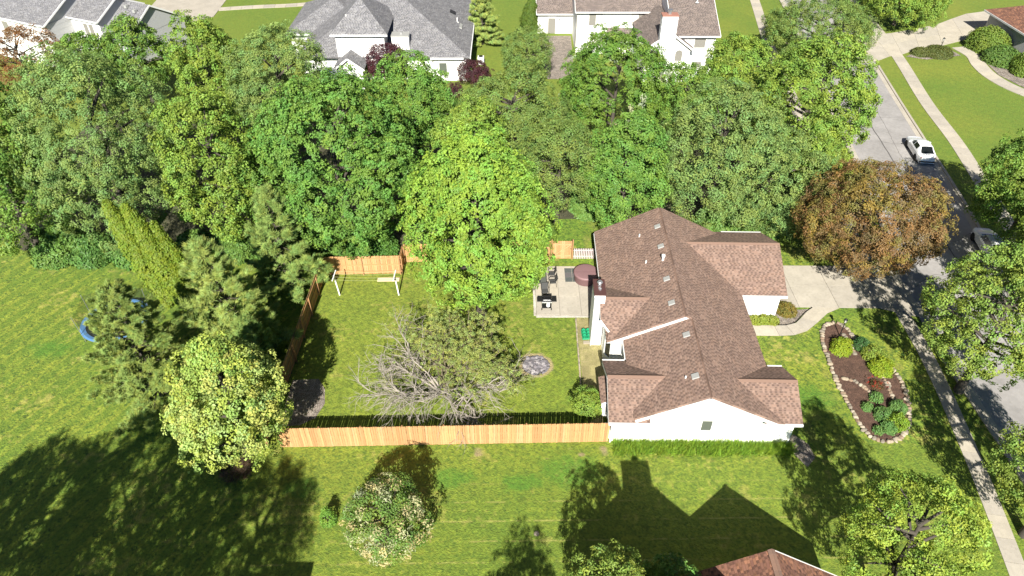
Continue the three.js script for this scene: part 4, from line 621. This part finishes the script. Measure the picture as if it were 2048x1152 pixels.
function foliage(name, spots, geo, material, parent, r, tint = 0.22, yellow = 0.14) {   // spots: [position, direction, scale]
  const im = new THREE.InstancedMesh(geo, material, spots.length); im.name = name; im.castShadow = im.receiveShadow = true; im.userData.kind = 'stuff';
  spots.forEach(([p, d, s], i) => {
    _q.setFromUnitVectors(UP, d); _q2.setFromAxisAngle(UP, r() * 6.283); _q.multiply(_q2); _m.compose(p, _q, _s.setScalar(s)); im.setMatrixAt(i, _m);
    const v = 1 + (r() - 0.5) * 2 * tint, y = (r() - 0.5) * 2 * yellow; im.setColorAt(i, _c.setRGB(v * (1 + y * 1.3), v, v * (1 - y)));
  });
  parent.add(im); return im;
}
const noise3 = (p, f, s) => (vnoise(p.x * f + s, p.y * f + p.z * f * 0.7) + vnoise(p.z * f + s * 2, p.x * f * 0.6 - p.y * f + 9)) / 2;
// crown of boughs: bough centres spread over a bulging egg, leaf sprays over each bough's outer skin
function boughs(o, r) {
  const { R, V, y } = o, shape = o.shape || 'round', size = (o.bough || 0.27) * (R * 0.7 + V * 0.3), n = Math.round((o.fill || 1) * 4.8 * Math.pow((R * R * V) ** (1 / 3) / size, 2)), out = [], sd = r() * 100;
  for (let i = 0; i < n; i++) {
    const t = (i + 0.5) / n, cy = 1 - 1.72 * t, a = i * 2.39996 + (r() - 0.5) * 0.7, sy = Math.max(-0.86, Math.min(0.99, cy + (r() - 0.5) * 0.12)); let cr = Math.sqrt(1 - sy * sy);
    if (shape === 'egg') cr *= sy > 0 ? Math.pow(1 - sy, 0.22) * 0.98 + 0.02 : 1 - 0.12 * sy * sy;
    if (shape === 'pear') cr *= sy > -0.3 ? Math.pow((1 - sy) / 1.3, 0.55) : 1;
    if (shape === 'cone') cr = Math.pow((1 - sy) / 1.86, 0.8) * 1.02;
    const dir = V3(Math.cos(a) * cr, sy, Math.sin(a) * cr), k = 0.8 + (o.ragged ?? 0.46) * (noise3(dir, 1.7, sd) - 0.42) + (r() - 0.5) * 0.1, s = size * (0.55 + 0.85 * r()); if (r() < 0.05) continue;
    const c = V3(dir.x * (R * k - s * 0.28), y + dir.y * (V * k - s * 0.28), dir.z * (R * k - s * 0.28));
    if (c.y - s * 0.5 < 0.15) c.y = 0.15 + s * 0.5;
    out.push([c, s, V3(dir.x / R, dir.y / V, dir.z / R).normalize()]);
  }
  return out;
}
function sprays(bs, density, r, scale = 1, upBias = 0.55) {
  const out = [];
  for (const [c, s, dir] of bs) {
    const n = Math.max(4, Math.round(density * s * s * 9));
    for (let i = 0; i < n; i++) {
      let v; do v = V3(r() * 2 - 1, r() * 2 - 1, r() * 2 - 1); while (v.lengthSq() > 1 || v.lengthSq() < 0.01); v.normalize();
      if (v.dot(dir) < -0.35 && v.y < 0.1) { v.addScaledVector(dir, 1.2).normalize(); }
      const k = s * (0.62 + 0.4 * Math.sqrt(r())), p = c.clone().addScaledVector(v, k); if (p.y < 0.08) p.y = 0.08 + r() * 0.1;
      out.push([p, V3(v.x, v.y + upBias, v.z).addScaledVector(dir, 0.35).normalize(), scale * (0.75 + 0.5 * r())]);
    }
  }
  return out;
}
function trunkAndLimbs(o, bs, r, m, parent, thin = 1) {
  const top = o.y + o.V * 0.45, r0 = (0.09 + 0.017 * (o.y + o.V)) * thin, gs = [], lean = V3((r() - 0.5) * 0.5, 0, (r() - 0.5) * 0.5), at = (t) => V3(lean.x * t * t, top * t, lean.z * t * t);
  for (let i = 0; i < 5; i++) gs.push(bar(at(i / 5).add(V3(0, i ? -0.03 : -0.05, 0)), at((i + 1) / 5), r0 * (i ? 1 - 0.16 * i : 1.25), r0 * (1 - 0.16 * (i + 1)), 8));
  const every = Math.max(1, Math.round(bs.length / 16));
  bs.forEach(([c, s], i) => { if (i % every) return; const h = clamp((c.y - 0.3 * Math.hypot(c.x, c.z)) / top, 0.25, 0.92), a = at(h), mid = a.clone().lerp(c, 0.5).add(V3(0, 0.12 * s, 0)); gs.push(bar(a, mid, r0 * 0.42, r0 * 0.26, 6), bar(mid, c, r0 * 0.26, r0 * 0.1, 5)); });
  return part('trunk', merge(gs), m, parent);
}
const CL = { broad: [1, 2, 3].map((k) => leafClump(100 + k, 30, 0.37, 0.28, 0.2, 0.135)), fine: [1, 2, 3].map((k) => leafClump(200 + k, 34, 0.35, 0.28, 0.165, 0.085)), tiny: [1, 2, 3].map((k) => leafClump(300 + k, 20, 0.2, 0.16, 0.12, 0.075)), grass: [1, 2].map((k) => needleTuft(400 + k, 12, 0.55, 0.035, 1.1)) };
const SP = {
  maple: { c: [0.155, 0.26, 0.04], g: 'broad' }, lime: { c: [0.195, 0.295, 0.042], g: 'broad' }, ash: { c: [0.185, 0.275, 0.07], g: 'fine' }, deep: { c: [0.135, 0.255, 0.04], g: 'broad' }, olive: { c: [0.16, 0.235, 0.05], g: 'fine' },
  bright: { c: [0.205, 0.335, 0.042], g: 'broad', shape: 'egg', ragged: 0.36 }, bright2: { c: [0.25, 0.345, 0.045], g: 'broad', fill: 0.62, scale: 0.68 }, street: { c: [0.215, 0.3, 0.05], g: 'broad', fill: 0.8, ragged: 0.5, scale: 0.78 }, bronze: { c: [0.205, 0.128, 0.048], g: 'fine', fill: 1.35, ragged: 0.24, two: [0.215, 0.172, 0.04] },
  plum: { c: [0.210, 0.102, 0.033], g: 'fine', fill: 0.55 }, purple: { c: [0.068, 0.020, 0.026], g: 'fine' }, blossom: { c: [0.12, 0.22, 0.03], g: 'broad', two: [0.34, 0.36, 0.2], share: 0.1 }, flower: { c: [0.14, 0.23, 0.04], g: 'fine', two: [0.42, 0.4, 0.2], share: 0.42, bough: 0.3, ragged: 0.5 }, varieg: { c: [0.3, 0.4, 0.075], g: 'broad', two: [0.37, 0.44, 0.115], share: 0.4, shape: 'pear', ragged: 0.55, scale: 0.85 },
};
for (const k in SP) { const s = SP[k]; s.m = leafMat(...s.c); if (s.two) s.m2 = leafMat(...s.two); }
let treeSeed = 1000;
function tree(sp, label, x, z, y, R, V, extra = {}) {
  const s = SP[sp], r = mulberry(treeSeed += 17), small = R < 1.3, t = thing(extra.name || (small ? 'shrub' : sp === 'bronze' || sp === 'plum' || sp === 'purple' ? 'purple_leaf_tree' : 'leafy_tree'), label, small ? 'shrub' : 'tree', x, 0, z, 0, extra.group);
  const o = { R, V, y, shape: s.shape, fill: (s.fill || 1) * (extra.fill || 1), ragged: s.ragged, bough: extra.bough || s.bough || (R < 2.4 ? 0.36 : 0.25) }, bs = boughs(o, r);
  trunkAndLimbs(o, bs, r, extra.bark || M.bark, t, small ? 0.5 : 1);
  const geo = CL[extra.g || s.g][Math.floor(r() * 3)], sc = (extra.scale || s.scale || 1) * (R < 1.3 ? 0.5 : R < 2.4 ? 0.75 : 0.95), sp2 = sprays(bs, (extra.dens || 1) / (sc * sc) * 1.25, r, sc);
  if (s.m2) { const share = s.share || 0.5, sd = r() * 50, a = [], b = []; for (const q of sp2) ((noise3(q[0], 0.8, sd) * 0.6 + r() * 0.4) < 0.18 + share * 0.66 ? b : a).push(q); foliage('crown', a, geo, s.m, t, r); if (b.length) foliage(sp === 'flower' || sp === 'blossom' ? 'blossom' : 'crown', b, geo, s.m2, t, r); }
  else foliage('crown', sp2, geo, s.m, t, r);
  return t;
}
for (const q of [
  ['maple', 'tall bright green tree cut off by the left edge above the lawn', -38.5, -46.3, 8.25, 3.80, 8.15],
  ['plum', 'thin bronze-leaved tree beside the white house at top left', -53.5, -75.5, 5.10, 4.10, 3.60],
  ['ash', 'broad grey-green fine-leaved tree above the striped left lawn', -31.5, -48.4, 8.65, 5.50, 8.55],
  ['maple', 'upright green tree in front of the grey house corner at top left', -40.0, -73.9, 6.00, 3.20, 4.50],
  ['maple', 'green tree just below the white gable window of the top left house', -44.8, -72.6, 5.30, 3.20, 3.80],
  ['lime', 'tree with rounded top below the curved concrete drive', -29.8, -67.1, 7.00, 3.60, 5.50],
  ['lime', 'yellow-green tree behind the tall pine, left of the deep green tree', -23.2, -48.4, 6.85, 3.90, 6.75],
  ['ash', 'tree hiding the left corner of the grey-roofed house', -22.6, -65.4, 6.90, 5.00, 5.40],
  ['deep', 'largest deep green spreading tree behind the backyard fence', -13.9, -48.8, 7.55, 6.70, 7.45],
  ['deep', 'dark green tree below the white bay of the grey-roofed house', -8.7, -59.3, 6.90, 3.70, 5.40],
  ['lime', 'yellow-green tree top peeking over the bright maple', -3.4, -52.4, 5.80, 3.20, 5.70],
  ['olive', 'olive green tree left of the flowering tree, below the gap between houses', -0.1, -58.9, 6.50, 5.30, 5.00],
  ['olive', 'small tree beside the gravel path of the white house', 1.9, -80.2, 4.00, 3.00, 3.00],
  ['blossom', 'dark glossy tree with white blossom in front of the white house', 9.9, -64.5, 6.90, 5.30, 5.40],
  ['olive', 'dull olive tree between the bright maple and the brown roof', 3.9, -51.8, 5.7, 3.7, 4.0],
  ['deep', 'bright deep green tree behind the north end of the brown roof', 9.4, -50.5, 5.65, 3.50, 5.55],
  ['maple', 'green tree under the arched windows of the white house', 17.6, -66.5, 4.7, 3.6, 3.5],
  ['lime', 'yellow-green tree at the right corner of the white house', 22.4, -67.1, 6.20, 3.70, 4.70],
  ['ash', 'pale mottled tree behind the garage roof', 16.9, -50.8, 6.75, 5.00, 6.65],
  ['lime', 'large yellow-green tree overhanging the street', 25.8, -56.4, 8.00, 5.30, 6.50],
  ['ash', 'wide grey-green tree between the garage roof and the bronze tree', 22.7, -51.8, 4.35, 5.20, 4.25],
  ['olive', 'dark olive tree over the far pavement beside the street', 35.7, -82.8, 5.40, 6.40, 3.90],
  ['lime', 'round bright green tree on the far lawn beside the curved drive', 53.6, -100.1, 4.50, 6.50, 3.90],
  ['bright', 'big bright green egg-shaped maple beside the patio', -2.3, -39.6, 8.40, 5.00, 7.40],
  ['bronze', 'round bronze-leaved tree between the front lawn and the street', 27.0, -44.4, 5.50, 5.20, 4.30],
  ['maple', 'tree at the right edge above the second parked car', 40.6, -47.1, 6.40, 4.10, 4.90],
  ['lime', 'street tree leaning over the rear of the second parked car', 38.7, -38.4, 6.60, 4.10, 4.60],
  ['street', 'large street tree over the pavement beside the stone-edged bed', 29.95, -32.0, 6.2, 4.1, 4.3],
  ['street', 'street tree cut off by the right edge near the bottom', 28.5, -21.4, 5.5, 3.3, 3.9],
  ['bright2', 'airy yellow-green tree at the lower right beside the pavement', 18.6, -17.5, 5.7, 3.2, 4.3],
  ['street', 'light green tree cut off by the bottom edge left of the brown roof peak', 4.5, -14.8, 4.6, 2.05, 3.5],
  ['deep', 'darker green tree against the wall of the house at the bottom', 7.2, -15.6, 3.5, 1.6, 3.2],
  ['flower', 'cream-flowering bushy tree on the near lawn', -6.7, -21.1, 2.30, 2.30, 2.10],
  ['varieg', 'pale variegated tree at the corner of the cedar fence', -16.2, -26.9, 4.9, 3.45, 4.8],
  ['lime', 'round green bush against the house beside the cedar fence', 4.8, -30.1, 1.00, 1.10, 0.90],
  ['purple', 'dark purple tree in front of the white bay of the grey-roofed house', -14.8, -81.2, 2.50, 2.50, 2.00],
  ['purple', 'small dark purple tree at the right corner of the grey-roofed house', -4.5, -80.2, 1.60, 1.90, 1.30],
  ['purple', 'low reddish shrub below the white wall of the grey-roofed house', -6.5, -76.9, 0.90, 0.90, 0.80],
]) tree(...q);
// trees that stand below the frame and shade the near lawn
tree('maple', 'tall tree below the bottom left corner whose shade covers the near lawn', -22.0, -7.8, 10.4, 5.2, 5.4);
tree('ash', 'tree below the frame shading the lawn left of the flowering tree', -15.4, -6.0, 10.4, 3.3, 4.6);
tree('maple', 'tree outside the lower left corner shading the left lawn', -28.4, -8.6, 9.0, 4.4, 4.8);
tree('olive', 'tree below the middle of the bottom edge with a shadow tip on the lawn', -0.2, -9.0, 5.6, 1.9, 3.4);

// ---- conifers
function pine(name, label, x, z, H, R, leanX, opt) {
  const r = mulberry(treeSeed += 17), t = thing(name, label, 'tree', x, 0, z), gs = [], sp = [], at = (q) => V3(leanX * q * q, H * q, 0);
  for (let i = 0; i < 6; i++) gs.push(bar(at(i / 6).add(V3(0, -0.03, 0)), at((i + 1) / 6), opt.r0 * (1 - i / 6.4), opt.r0 * (1 - (i + 1) / 6.4), 8));
  const wh = opt.whorls;
  for (let k = 0; k < wh; k++) {
    const q = 0.07 + 0.9 * k / (wh - 1), L0 = R * Math.pow(1 - q, opt.pow) * 1.05 + 0.18, n = opt.per;
    for (let j = 0; j < n; j++) {
      const a = j / n * 6.283 + k * 1.1 + (r() - 0.5) * 0.8, L = L0 * (0.68 + 0.5 * r()), el = opt.el + (r() - 0.5) * 0.25 + 0.55 * q, o = at(q), tip = o.clone().add(V3(Math.cos(a) * L * Math.cos(el), L * Math.sin(el), Math.sin(a) * L * Math.cos(el))), mid = o.clone().lerp(tip, 0.55).add(V3(0, -opt.droop * L, 0));
      gs.push(bar(o, mid, 0.02 + 0.012 * L, 0.018, 5), bar(mid, tip, 0.018, 0.008, 4));
      const m = Math.max(3, Math.round(L * opt.tufts)); for (let i = 0; i < m; i++) { const f = 0.22 + 0.78 * Math.sqrt((i + r()) / m), side = (r() - 0.5) * 2 * opt.wide * L * (1.15 - f), c = f < 0.55 ? o.clone().lerp(mid, f / 0.55) : mid.clone().lerp(tip, (f - 0.55) / 0.45); c.add(V3(-Math.sin(a) * side, opt.lift * (r() - 0.2), Math.cos(a) * side)); sp.push([c, V3(Math.cos(a) * 0.7, opt.upd, Math.sin(a) * 0.7).normalize(), opt.scale * (0.75 + 0.5 * r())]); }
    }
  }
  part('trunk', merge(gs), M.bark, t); foliage('needles', sp, opt.geo, opt.mat, t, r, 0.18, 0.12); return t;
}
const needlePine = leafMat(0.36, 0.45, 0.115, 0.35, 0.7), needlePine2 = leafMat(0.3, 0.41, 0.105, 0.35, 0.7), needleSpruce = leafMat(0.28, 0.36, 0.085, 0.3, 0.7);
const white = { r0: 0.17, whorls: 15, per: 6, pow: 0.75, el: 0.12, droop: 0.07, tufts: 12, wide: 0.32, lift: 0.22, upd: 0.8, scale: 0.95, geo: needleTuft(501, 34, 0.34, 0.045, 0.7), mat: needlePine2 };
pine('white_pine', 'bushy grey-green pine overhanging the back fence corner', -17.2, -42.6, 9.2, 3.3, -0.3, white);
pine('white_pine', 'pale bushy pine in the middle of the three evergreens', -18.9, -35.9, 9.4, 3.7, -1.0, { ...white, mat: needlePine });
pine('white_pine', 'low dark pine beside the weathered fence right of the pale pine', -17.3, -33.2, 5.4, 2.0, 0.1, { ...white, whorls: 11 });
pine('spruce_tree', 'dark spruce in front of the trampoline', -23.3, -31.6, 9.4, 3.5, -0.2, { r0: 0.17, whorls: 22, per: 7, pow: 0.6, el: 0.0, droop: 0.03, tufts: 15, wide: 0.3, lift: 0.14, upd: 0.5, scale: 0.72, geo: needleTuft(502, 30, 0.3, 0.045, 0.55), mat: needleSpruce });
pine('spruce_tree', 'spruce on the lawn between the grey-roofed and the white house', -3.9, -93.0, 7.4, 2.3, 0, { r0: 0.14, whorls: 13, per: 7, pow: 0.7, el: 0.05, droop: 0.03, tufts: 10, wide: 0.35, lift: 0.15, upd: 0.6, scale: 1.0, geo: needleTuft(503, 26, 0.36, 0.06, 0.6), mat: needlePine });
function column(label, x, z, H, R, leanX, leanZ, m, group) {    // narrow upright evergreen
  const r = mulberry(treeSeed += 17), t = thing('columnar_evergreen', label, 'tree', x, 0, z, 0, group), sp = [], n = Math.round(H * R * 190), at = (q) => V3(leanX * q, H * q, leanZ * q);
  part('trunk', bar(V3(0, -0.03, 0), at(0.93), 0.09, 0.02, 8), M.bark, t);
  for (let i = 0; i < n; i++) { const q = Math.pow(r(), 0.85), a = r() * 6.283, rr = R * (Math.min(1, 0.55 + q * 2.2) * Math.pow(1 - q, 0.55) * 1.15) * (0.6 + 0.75 * vnoise(a * 1.9 + x * 3, q * H * 1.7)) * (0.75 + 0.3 * r()), c = at(q * 0.99).add(V3(Math.cos(a) * rr, 0.05, Math.sin(a) * rr)); sp.push([c, V3(Math.cos(a) * 0.8, 0.75, Math.sin(a) * 0.8).normalize(), 1.0 + 0.7 * r()]); }
  foliage('foliage', sp, CL.tiny[1], m, t, r, 0.16, 0.1); return t;
}
const colMat = leafMat(0.2, 0.275, 0.025, 0.35);
column('leftmost of the leaning columnar evergreens above the trampoline', -25.9, -41.2, 8.8, 1.0, -2.3, -0.3, colMat, 'columnar evergreens by the trampoline');
column('tallest columnar evergreen in the middle of the leaning group', -23.6, -40.1, 9.3, 1.0, -2.6, -0.2, colMat, 'columnar evergreens by the trampoline');
column('shortest columnar evergreen on the right of the leaning group', -22.7, -40.3, 7.6, 0.7, -2.3, -0.3, colMat, 'columnar evergreens by the trampoline');
column('dense upright evergreen beside the left corner of the white house', 2.6, -97.6, 4.4, 1.3, 0, 0, leafMat(0.1, 0.16, 0.02, 0.3));

// ---- half-dead spreading shrub on the lawn: bare grey limbs, olive leaves on its right side
{
  const r = mulberry(4242), t = thing('spreading_shrub', 'half-dead spreading shrub with bare grey branches and olive leaves on the lawn', 'shrub', -4.75, 0, -31.9), grey = [], leafy = [], sp = [];
  const grow = (p, d, L, rad, lvl, dead) => {
    const n = lvl === 0 ? 7 : 5; let q = p.clone(), dir = d.clone(); const pts = [q.clone()];
    for (let i = 0; i < n; i++) { dir.add(V3((r() - 0.5) * 0.75, (lvl === 0 ? -0.06 : -0.1) + (r() - 0.5) * 0.5, (r() - 0.5) * 0.75)).normalize(); if (q.y < 0.4 && dir.y < 0.1) dir.y = 0.15; const e = q.clone().addScaledVector(dir, L / n); (dead ? grey : leafy).push(bar(q, e, rad * (1 - 0.75 * i / n), rad * (1 - 0.75 * (i + 1) / n), lvl < 1 ? 6 : 4)); q = e; pts.push(q.clone()); }
    if (!dead && lvl >= 1) for (let i = 0; i < (lvl === 1 ? 2 : 2); i++) { const a = pts[1 + Math.floor(r() * n)]; sp.push([a.clone().add(V3((r() - 0.5) * 0.3, (r() - 0.3) * 0.25, (r() - 0.5) * 0.3)), V3(r() - 0.5, 0.8, r() - 0.5).normalize(), 0.5 + 0.35 * r()]); }
    if (lvl < 3) { const c = lvl === 0 ? 8 : lvl === 1 ? 5 : 3; for (let i = 0; i < c; i++) { const b = pts[Math.max(1, Math.round(n * (0.25 + 0.75 * (i + r() * 0.6) / c)))] || q; const s = V3(dir.x + (r() - 0.5) * 1.5, dir.y + (r() - 0.25) * 0.9, dir.z + (r() - 0.5) * 1.5).normalize(); grow(b, s, L * (0.42 + 0.22 * r()), rad * 0.5, lvl + 1, dead); } }
  };
  for (let i = 0; i < 19; i++) { const a = i / 19 * 6.283 + (r() - 0.5) * 0.8, ca = Math.cos(a), sa = Math.sin(a), dead = sa > -0.05 || ca < -0.2, up = sa < -0.2 ? 1.15 : 0.55; grow(V3(ca * 0.25, 0.15, sa * 0.25), V3(ca, up * (0.8 + 0.5 * r()), sa).normalize(), 2.9 + 1.7 * r(), 0.055 + 0.035 * r(), 0, dead); }
  for (let i = 0; i < 8; i++) { const a = 0.1 - r() * 2.1; grow(V3(0.2, 0.2, -0.2), V3(Math.cos(a) * 0.75, 1.1, Math.sin(a) * 0.75).normalize(), 3.4 + r(), 0.06, 0, false); }
  part('bare_branches', merge(grey), M.barkPale, t); part('leafy_branches', merge(leafy), M.barkMid, t); foliage('leaves', sp, CL.tiny[0], leafMat(0.33, 0.39, 0.1, 0.4), t, r, 0.22, 0.12);
  const s = thing('stump_stone', 'flat pale stone on the lawn below the bare branches', 'stone', -2.9, 0, -29.7); part('slab', rbox(0.42, 0.07, 0.34, 0.03, 0, 0.03, 0), M.stone[1], s);
}
// ---- shrubs
function dome(label, x, z, R, H, c, opt = {}) {
  const r = mulberry(treeSeed += 17), t = thing(opt.name || 'shrub', label, opt.cat || 'shrub', x, 0, z, 0, opt.group), sp = [], n = Math.round((opt.n || 300) * R * R);
  const st = []; for (let i = 0; i < 7; i++) { const a = i / 7 * 6.283; st.push(bar(V3(0, -0.02, 0), V3(Math.cos(a) * R * 0.6, H * 0.6, Math.sin(a) * R * 0.6), 0.02, 0.01, 5)); } part('stems', merge(st), M.bark, t);
  for (let i = 0; i < n; i++) { const v = V3(r() * 2 - 1, r() * 1.1 - 0.05, r() * 2 - 1); if (v.length() > 1 || v.length() < 0.3) { i--; continue; } v.normalize(); const a = Math.atan2(v.z, v.x), k = (0.84 + 0.26 * vnoise(a * 2.2 + x, v.y * 4) + 0.1 * (r() - 0.5)) * (0.86 + 0.14 * r()); sp.push([V3(v.x * R * k, Math.max(0.04, v.y * H * k), v.z * R * k), V3(v.x, v.y + 0.6, v.z).normalize(), (opt.scale || 0.62) * (0.75 + 0.5 * r())]); }
  foliage('foliage', sp, opt.geo || CL.tiny[Math.floor(r() * 3)], leafMat(...c, 0.3), t, r, 0.14, opt.yellow ?? 0.1); return t;
}
const LIMEC = [0.25, 0.33, 0.02], GRN = [0.1, 0.18, 0.03], DEEP = [0.06, 0.15, 0.04], cl = { scale: 0.85 };
dome('lime green round shrub alone at the left of the mulch bed', 23.45, -35.9, 0.78, 0.95, LIMEC, cl); dome('upper lime green shrub with gaps on the right of the bed', 25.45, -35.2, 0.82, 0.9, [0.22, 0.29, 0.04], { ...cl, n: 230 }); dome('lower lime green round shrub on the right of the bed', 25.5, -34.0, 0.85, 0.95, LIMEC, cl);
dome('dark green shrub behind the two lime shrubs', 24.95, -36.2, 0.6, 0.75, DEEP, cl);
dome('lime green shrub in the lower right tip of the bed', 24.65, -29.2, 0.72, 0.75, [0.19, 0.3, 0.025], cl);
for (const [l, x, z, R] of [['dark leafy perennial in the middle of the bed below the red flowers', 24.15, -31.3, 0.42], ['tall thin perennial on the left of the peony group', 23.25, -30.5, 0.36], ['widest dark perennial in the centre of the lower bed', 24.0, -29.8, 0.62], ['dark perennial right of the lower bed centre', 25.15, -30.4, 0.6], ['dark green perennial touching the lime shrub at the bed tip', 23.95, -28.8, 0.5], ['smallest perennial near the bottom edge of the bed', 23.2, -28.6, 0.3]]) dome(l, x, z, R, R * 1.15, [0.13, 0.25, 0.06], { name: 'perennial', cat: 'plant', scale: 0.7, n: 420, group: 'perennials in the lower bed' });
dome('bronze red low plant between the lime shrubs and stones', 24.6, -32.5, 0.5, 0.3, [0.12, 0.075, 0.03], { name: 'perennial', cat: 'plant', n: 260, scale: 0.6 });
{ const r = mulberry(77), f = thing('red_flowers', 'scatter of red flowers in the middle of the mulch bed', 'flowers', 24.6, 0, -32.5), sp = []; for (let i = 0; i < 22; i++) { const a = r() * 6.283, d = 0.75 * Math.sqrt(r()); sp.push([V3(Math.cos(a) * d, 0.3 + r() * 0.1, Math.sin(a) * d), UP.clone(), 0.2 + 0.2 * r()]); } const st = []; for (let i = 0; i < 12; i++) { const a = i * 0.52; st.push(bar(V3(Math.cos(a) * 0.3, 0, Math.sin(a) * 0.3), V3(Math.cos(a) * 0.34, 0.34, Math.sin(a) * 0.34), 0.008, 0.006, 4)); } part('stems', merge(st), M.green2, f); foliage('petals', sp, CL.tiny[2], leafMat(0.42, 0.045, 0.025, 0.2), f, r, 0.2, 0.05); }
dome('yellow-brown spiky shrub on the gravel corner beside the garage', 20.75, -39.9, 0.78, 0.8, [0.2, 0.165, 0.03], { n: 300, scale: 0.8, yellow: 0.2 }); dome('dark twiggy shrub against the garage corner', 20.0, -40.35, 0.45, 0.6, [0.07, 0.05, 0.03], { n: 200 });
for (let i = 0; i < 5; i++) dome(['first', 'second', 'third', 'fourth', 'last'][i] + ' yellow-green hosta from the house in the row beside the front walk', 16.9 + i * 0.62, -38.85 - (i % 2) * 0.12, 0.44, 0.36, [0.24, 0.28, 0.035], { name: 'hosta', cat: 'plant', n: 330, scale: 0.95, group: 'hostas beside the front walk' });
dome('upper big clipped shrub beside the house across the street', 62.2, -91.6, 2.5, 2.6, [0.15, 0.22, 0.03], { n: 150, scale: 1.5, geo: CL.fine[0] }); dome('middle dark spreading shrub beside the house across the street', 61.9, -87.4, 2.2, 1.7, GRN, { n: 150, scale: 1.4, geo: CL.fine[1] }); dome('lower big shrub beside the house across the street', 64.0, -84.0, 2.5, 2.6, [0.15, 0.23, 0.03], { n: 150, scale: 1.5, geo: CL.fine[2] });
dome('low spreading juniper round the lamp beside the curved drive', 55.0, -89.6, 1.7, 0.8, [0.1, 0.12, 0.025], { n: 160, scale: 1.2, geo: CL.fine[0] }); dome('left low juniper mound beside the curved drive', 52.9, -89.8, 1.1, 0.6, [0.1, 0.12, 0.025], { n: 170, scale: 1.2, geo: CL.fine[1] });
dome('low juniper by the stepped edge of the far house walk', 63.2, -74.6, 1.2, 0.5, [0.1, 0.13, 0.025], { n: 160, scale: 1.2, geo: CL.fine[1] });
dome('brown twiggy shrub at the foot of the variegated tree', -16.6, -25.6, 0.85, 0.8, [0.1, 0.065, 0.04], { n: 200, scale: 0.8, geo: needleTuft(601, 14, 0.5, 0.03, 0.8) });
dome('small upright green sapling on the near lawn', -10.35, -22.2, 0.42, 1.25, [0.16, 0.3, 0.04], { name: 'sapling', cat: 'sapling', n: 520, scale: 0.7 });
dome('low green bush in the shade at the edge of the left lawn', -31.0, -46.6, 1.5, 1.6, [0.11, 0.22, 0.04], { n: 150, scale: 1.3, geo: CL.broad[0] }); dome('round lower bush at the edge of the left lawn', -34.6, -46.9, 1.7, 1.7, [0.1, 0.2, 0.04], { n: 150, scale: 1.3, geo: CL.broad[1] }); dome('yellow-green bush at the foot of the trees above the left lawn', -28.3, -46.5, 1.1, 1.0, [0.13, 0.19, 0.03], { n: 170, scale: 1.2, geo: CL.broad[2] });
for (const [l, x, z, R, H] of [['bluish green bush at the left foot of the tree belt', -37.4, -47.4, 2.1, 2.4], ['tall undergrowth bush below the yellow-green tree', -23.0, -47.8, 2.0, 2.4], ['undergrowth bush in the shade behind the columnar evergreens', -26.2, -47.4, 1.6, 1.9], ['undergrowth bush behind the tall pine', -19.4, -47.6, 1.9, 2.3], ['undergrowth bush behind the back fence near the pine', -15.6, -48.0, 1.8, 2.2], ['undergrowth bush behind the gate', 7.3, -54.0, 1.9, 2.2], ['undergrowth bush left of the gate behind the maple', 0.2, -50.6, 1.8, 2.1], ['undergrowth bush behind the garage roof', 17.6, -50.2, 1.9, 2.2], ['undergrowth bush between the garage and the bronze tree', 21.8, -51.0, 1.9, 2.2]]) dome(l, x, z, R, H, [0.13, 0.235, 0.045], { n: 120, scale: 1.5, geo: CL.broad[1], group: 'undergrowth at the foot of the tree belt' });
dome('dense green bush behind the back fence left of the maple', -11.6, -47.4, 2.0, 2.6, [0.09, 0.2, 0.03], { n: 150, scale: 1.2, geo: CL.fine[2] });
{ // tall ornamental grass along the gable wall
  const r = mulberry(88), t = thing('ornamental_grass', 'strip of tall green grass along the white gable wall', 'grass'), sp = []; for (let i = 0; i < 900; i++) { const q = r(), x = 6.35 + q * 11.0, w = 0.95 - 0.25 * q; sp.push([V3(x, 0, -27.75 + 0.24 * q + w * r()), V3((r() - 0.5) * 0.8, 1, (r() - 0.2) * 0.8).normalize(), 0.7 + 0.5 * r()]); } foliage('blades', sp, CL.grass[0], leafMat(0.26, 0.4, 0.04, 0.45), t, r, 0.25, 0.15);
}
renderer.render(scene,camera);
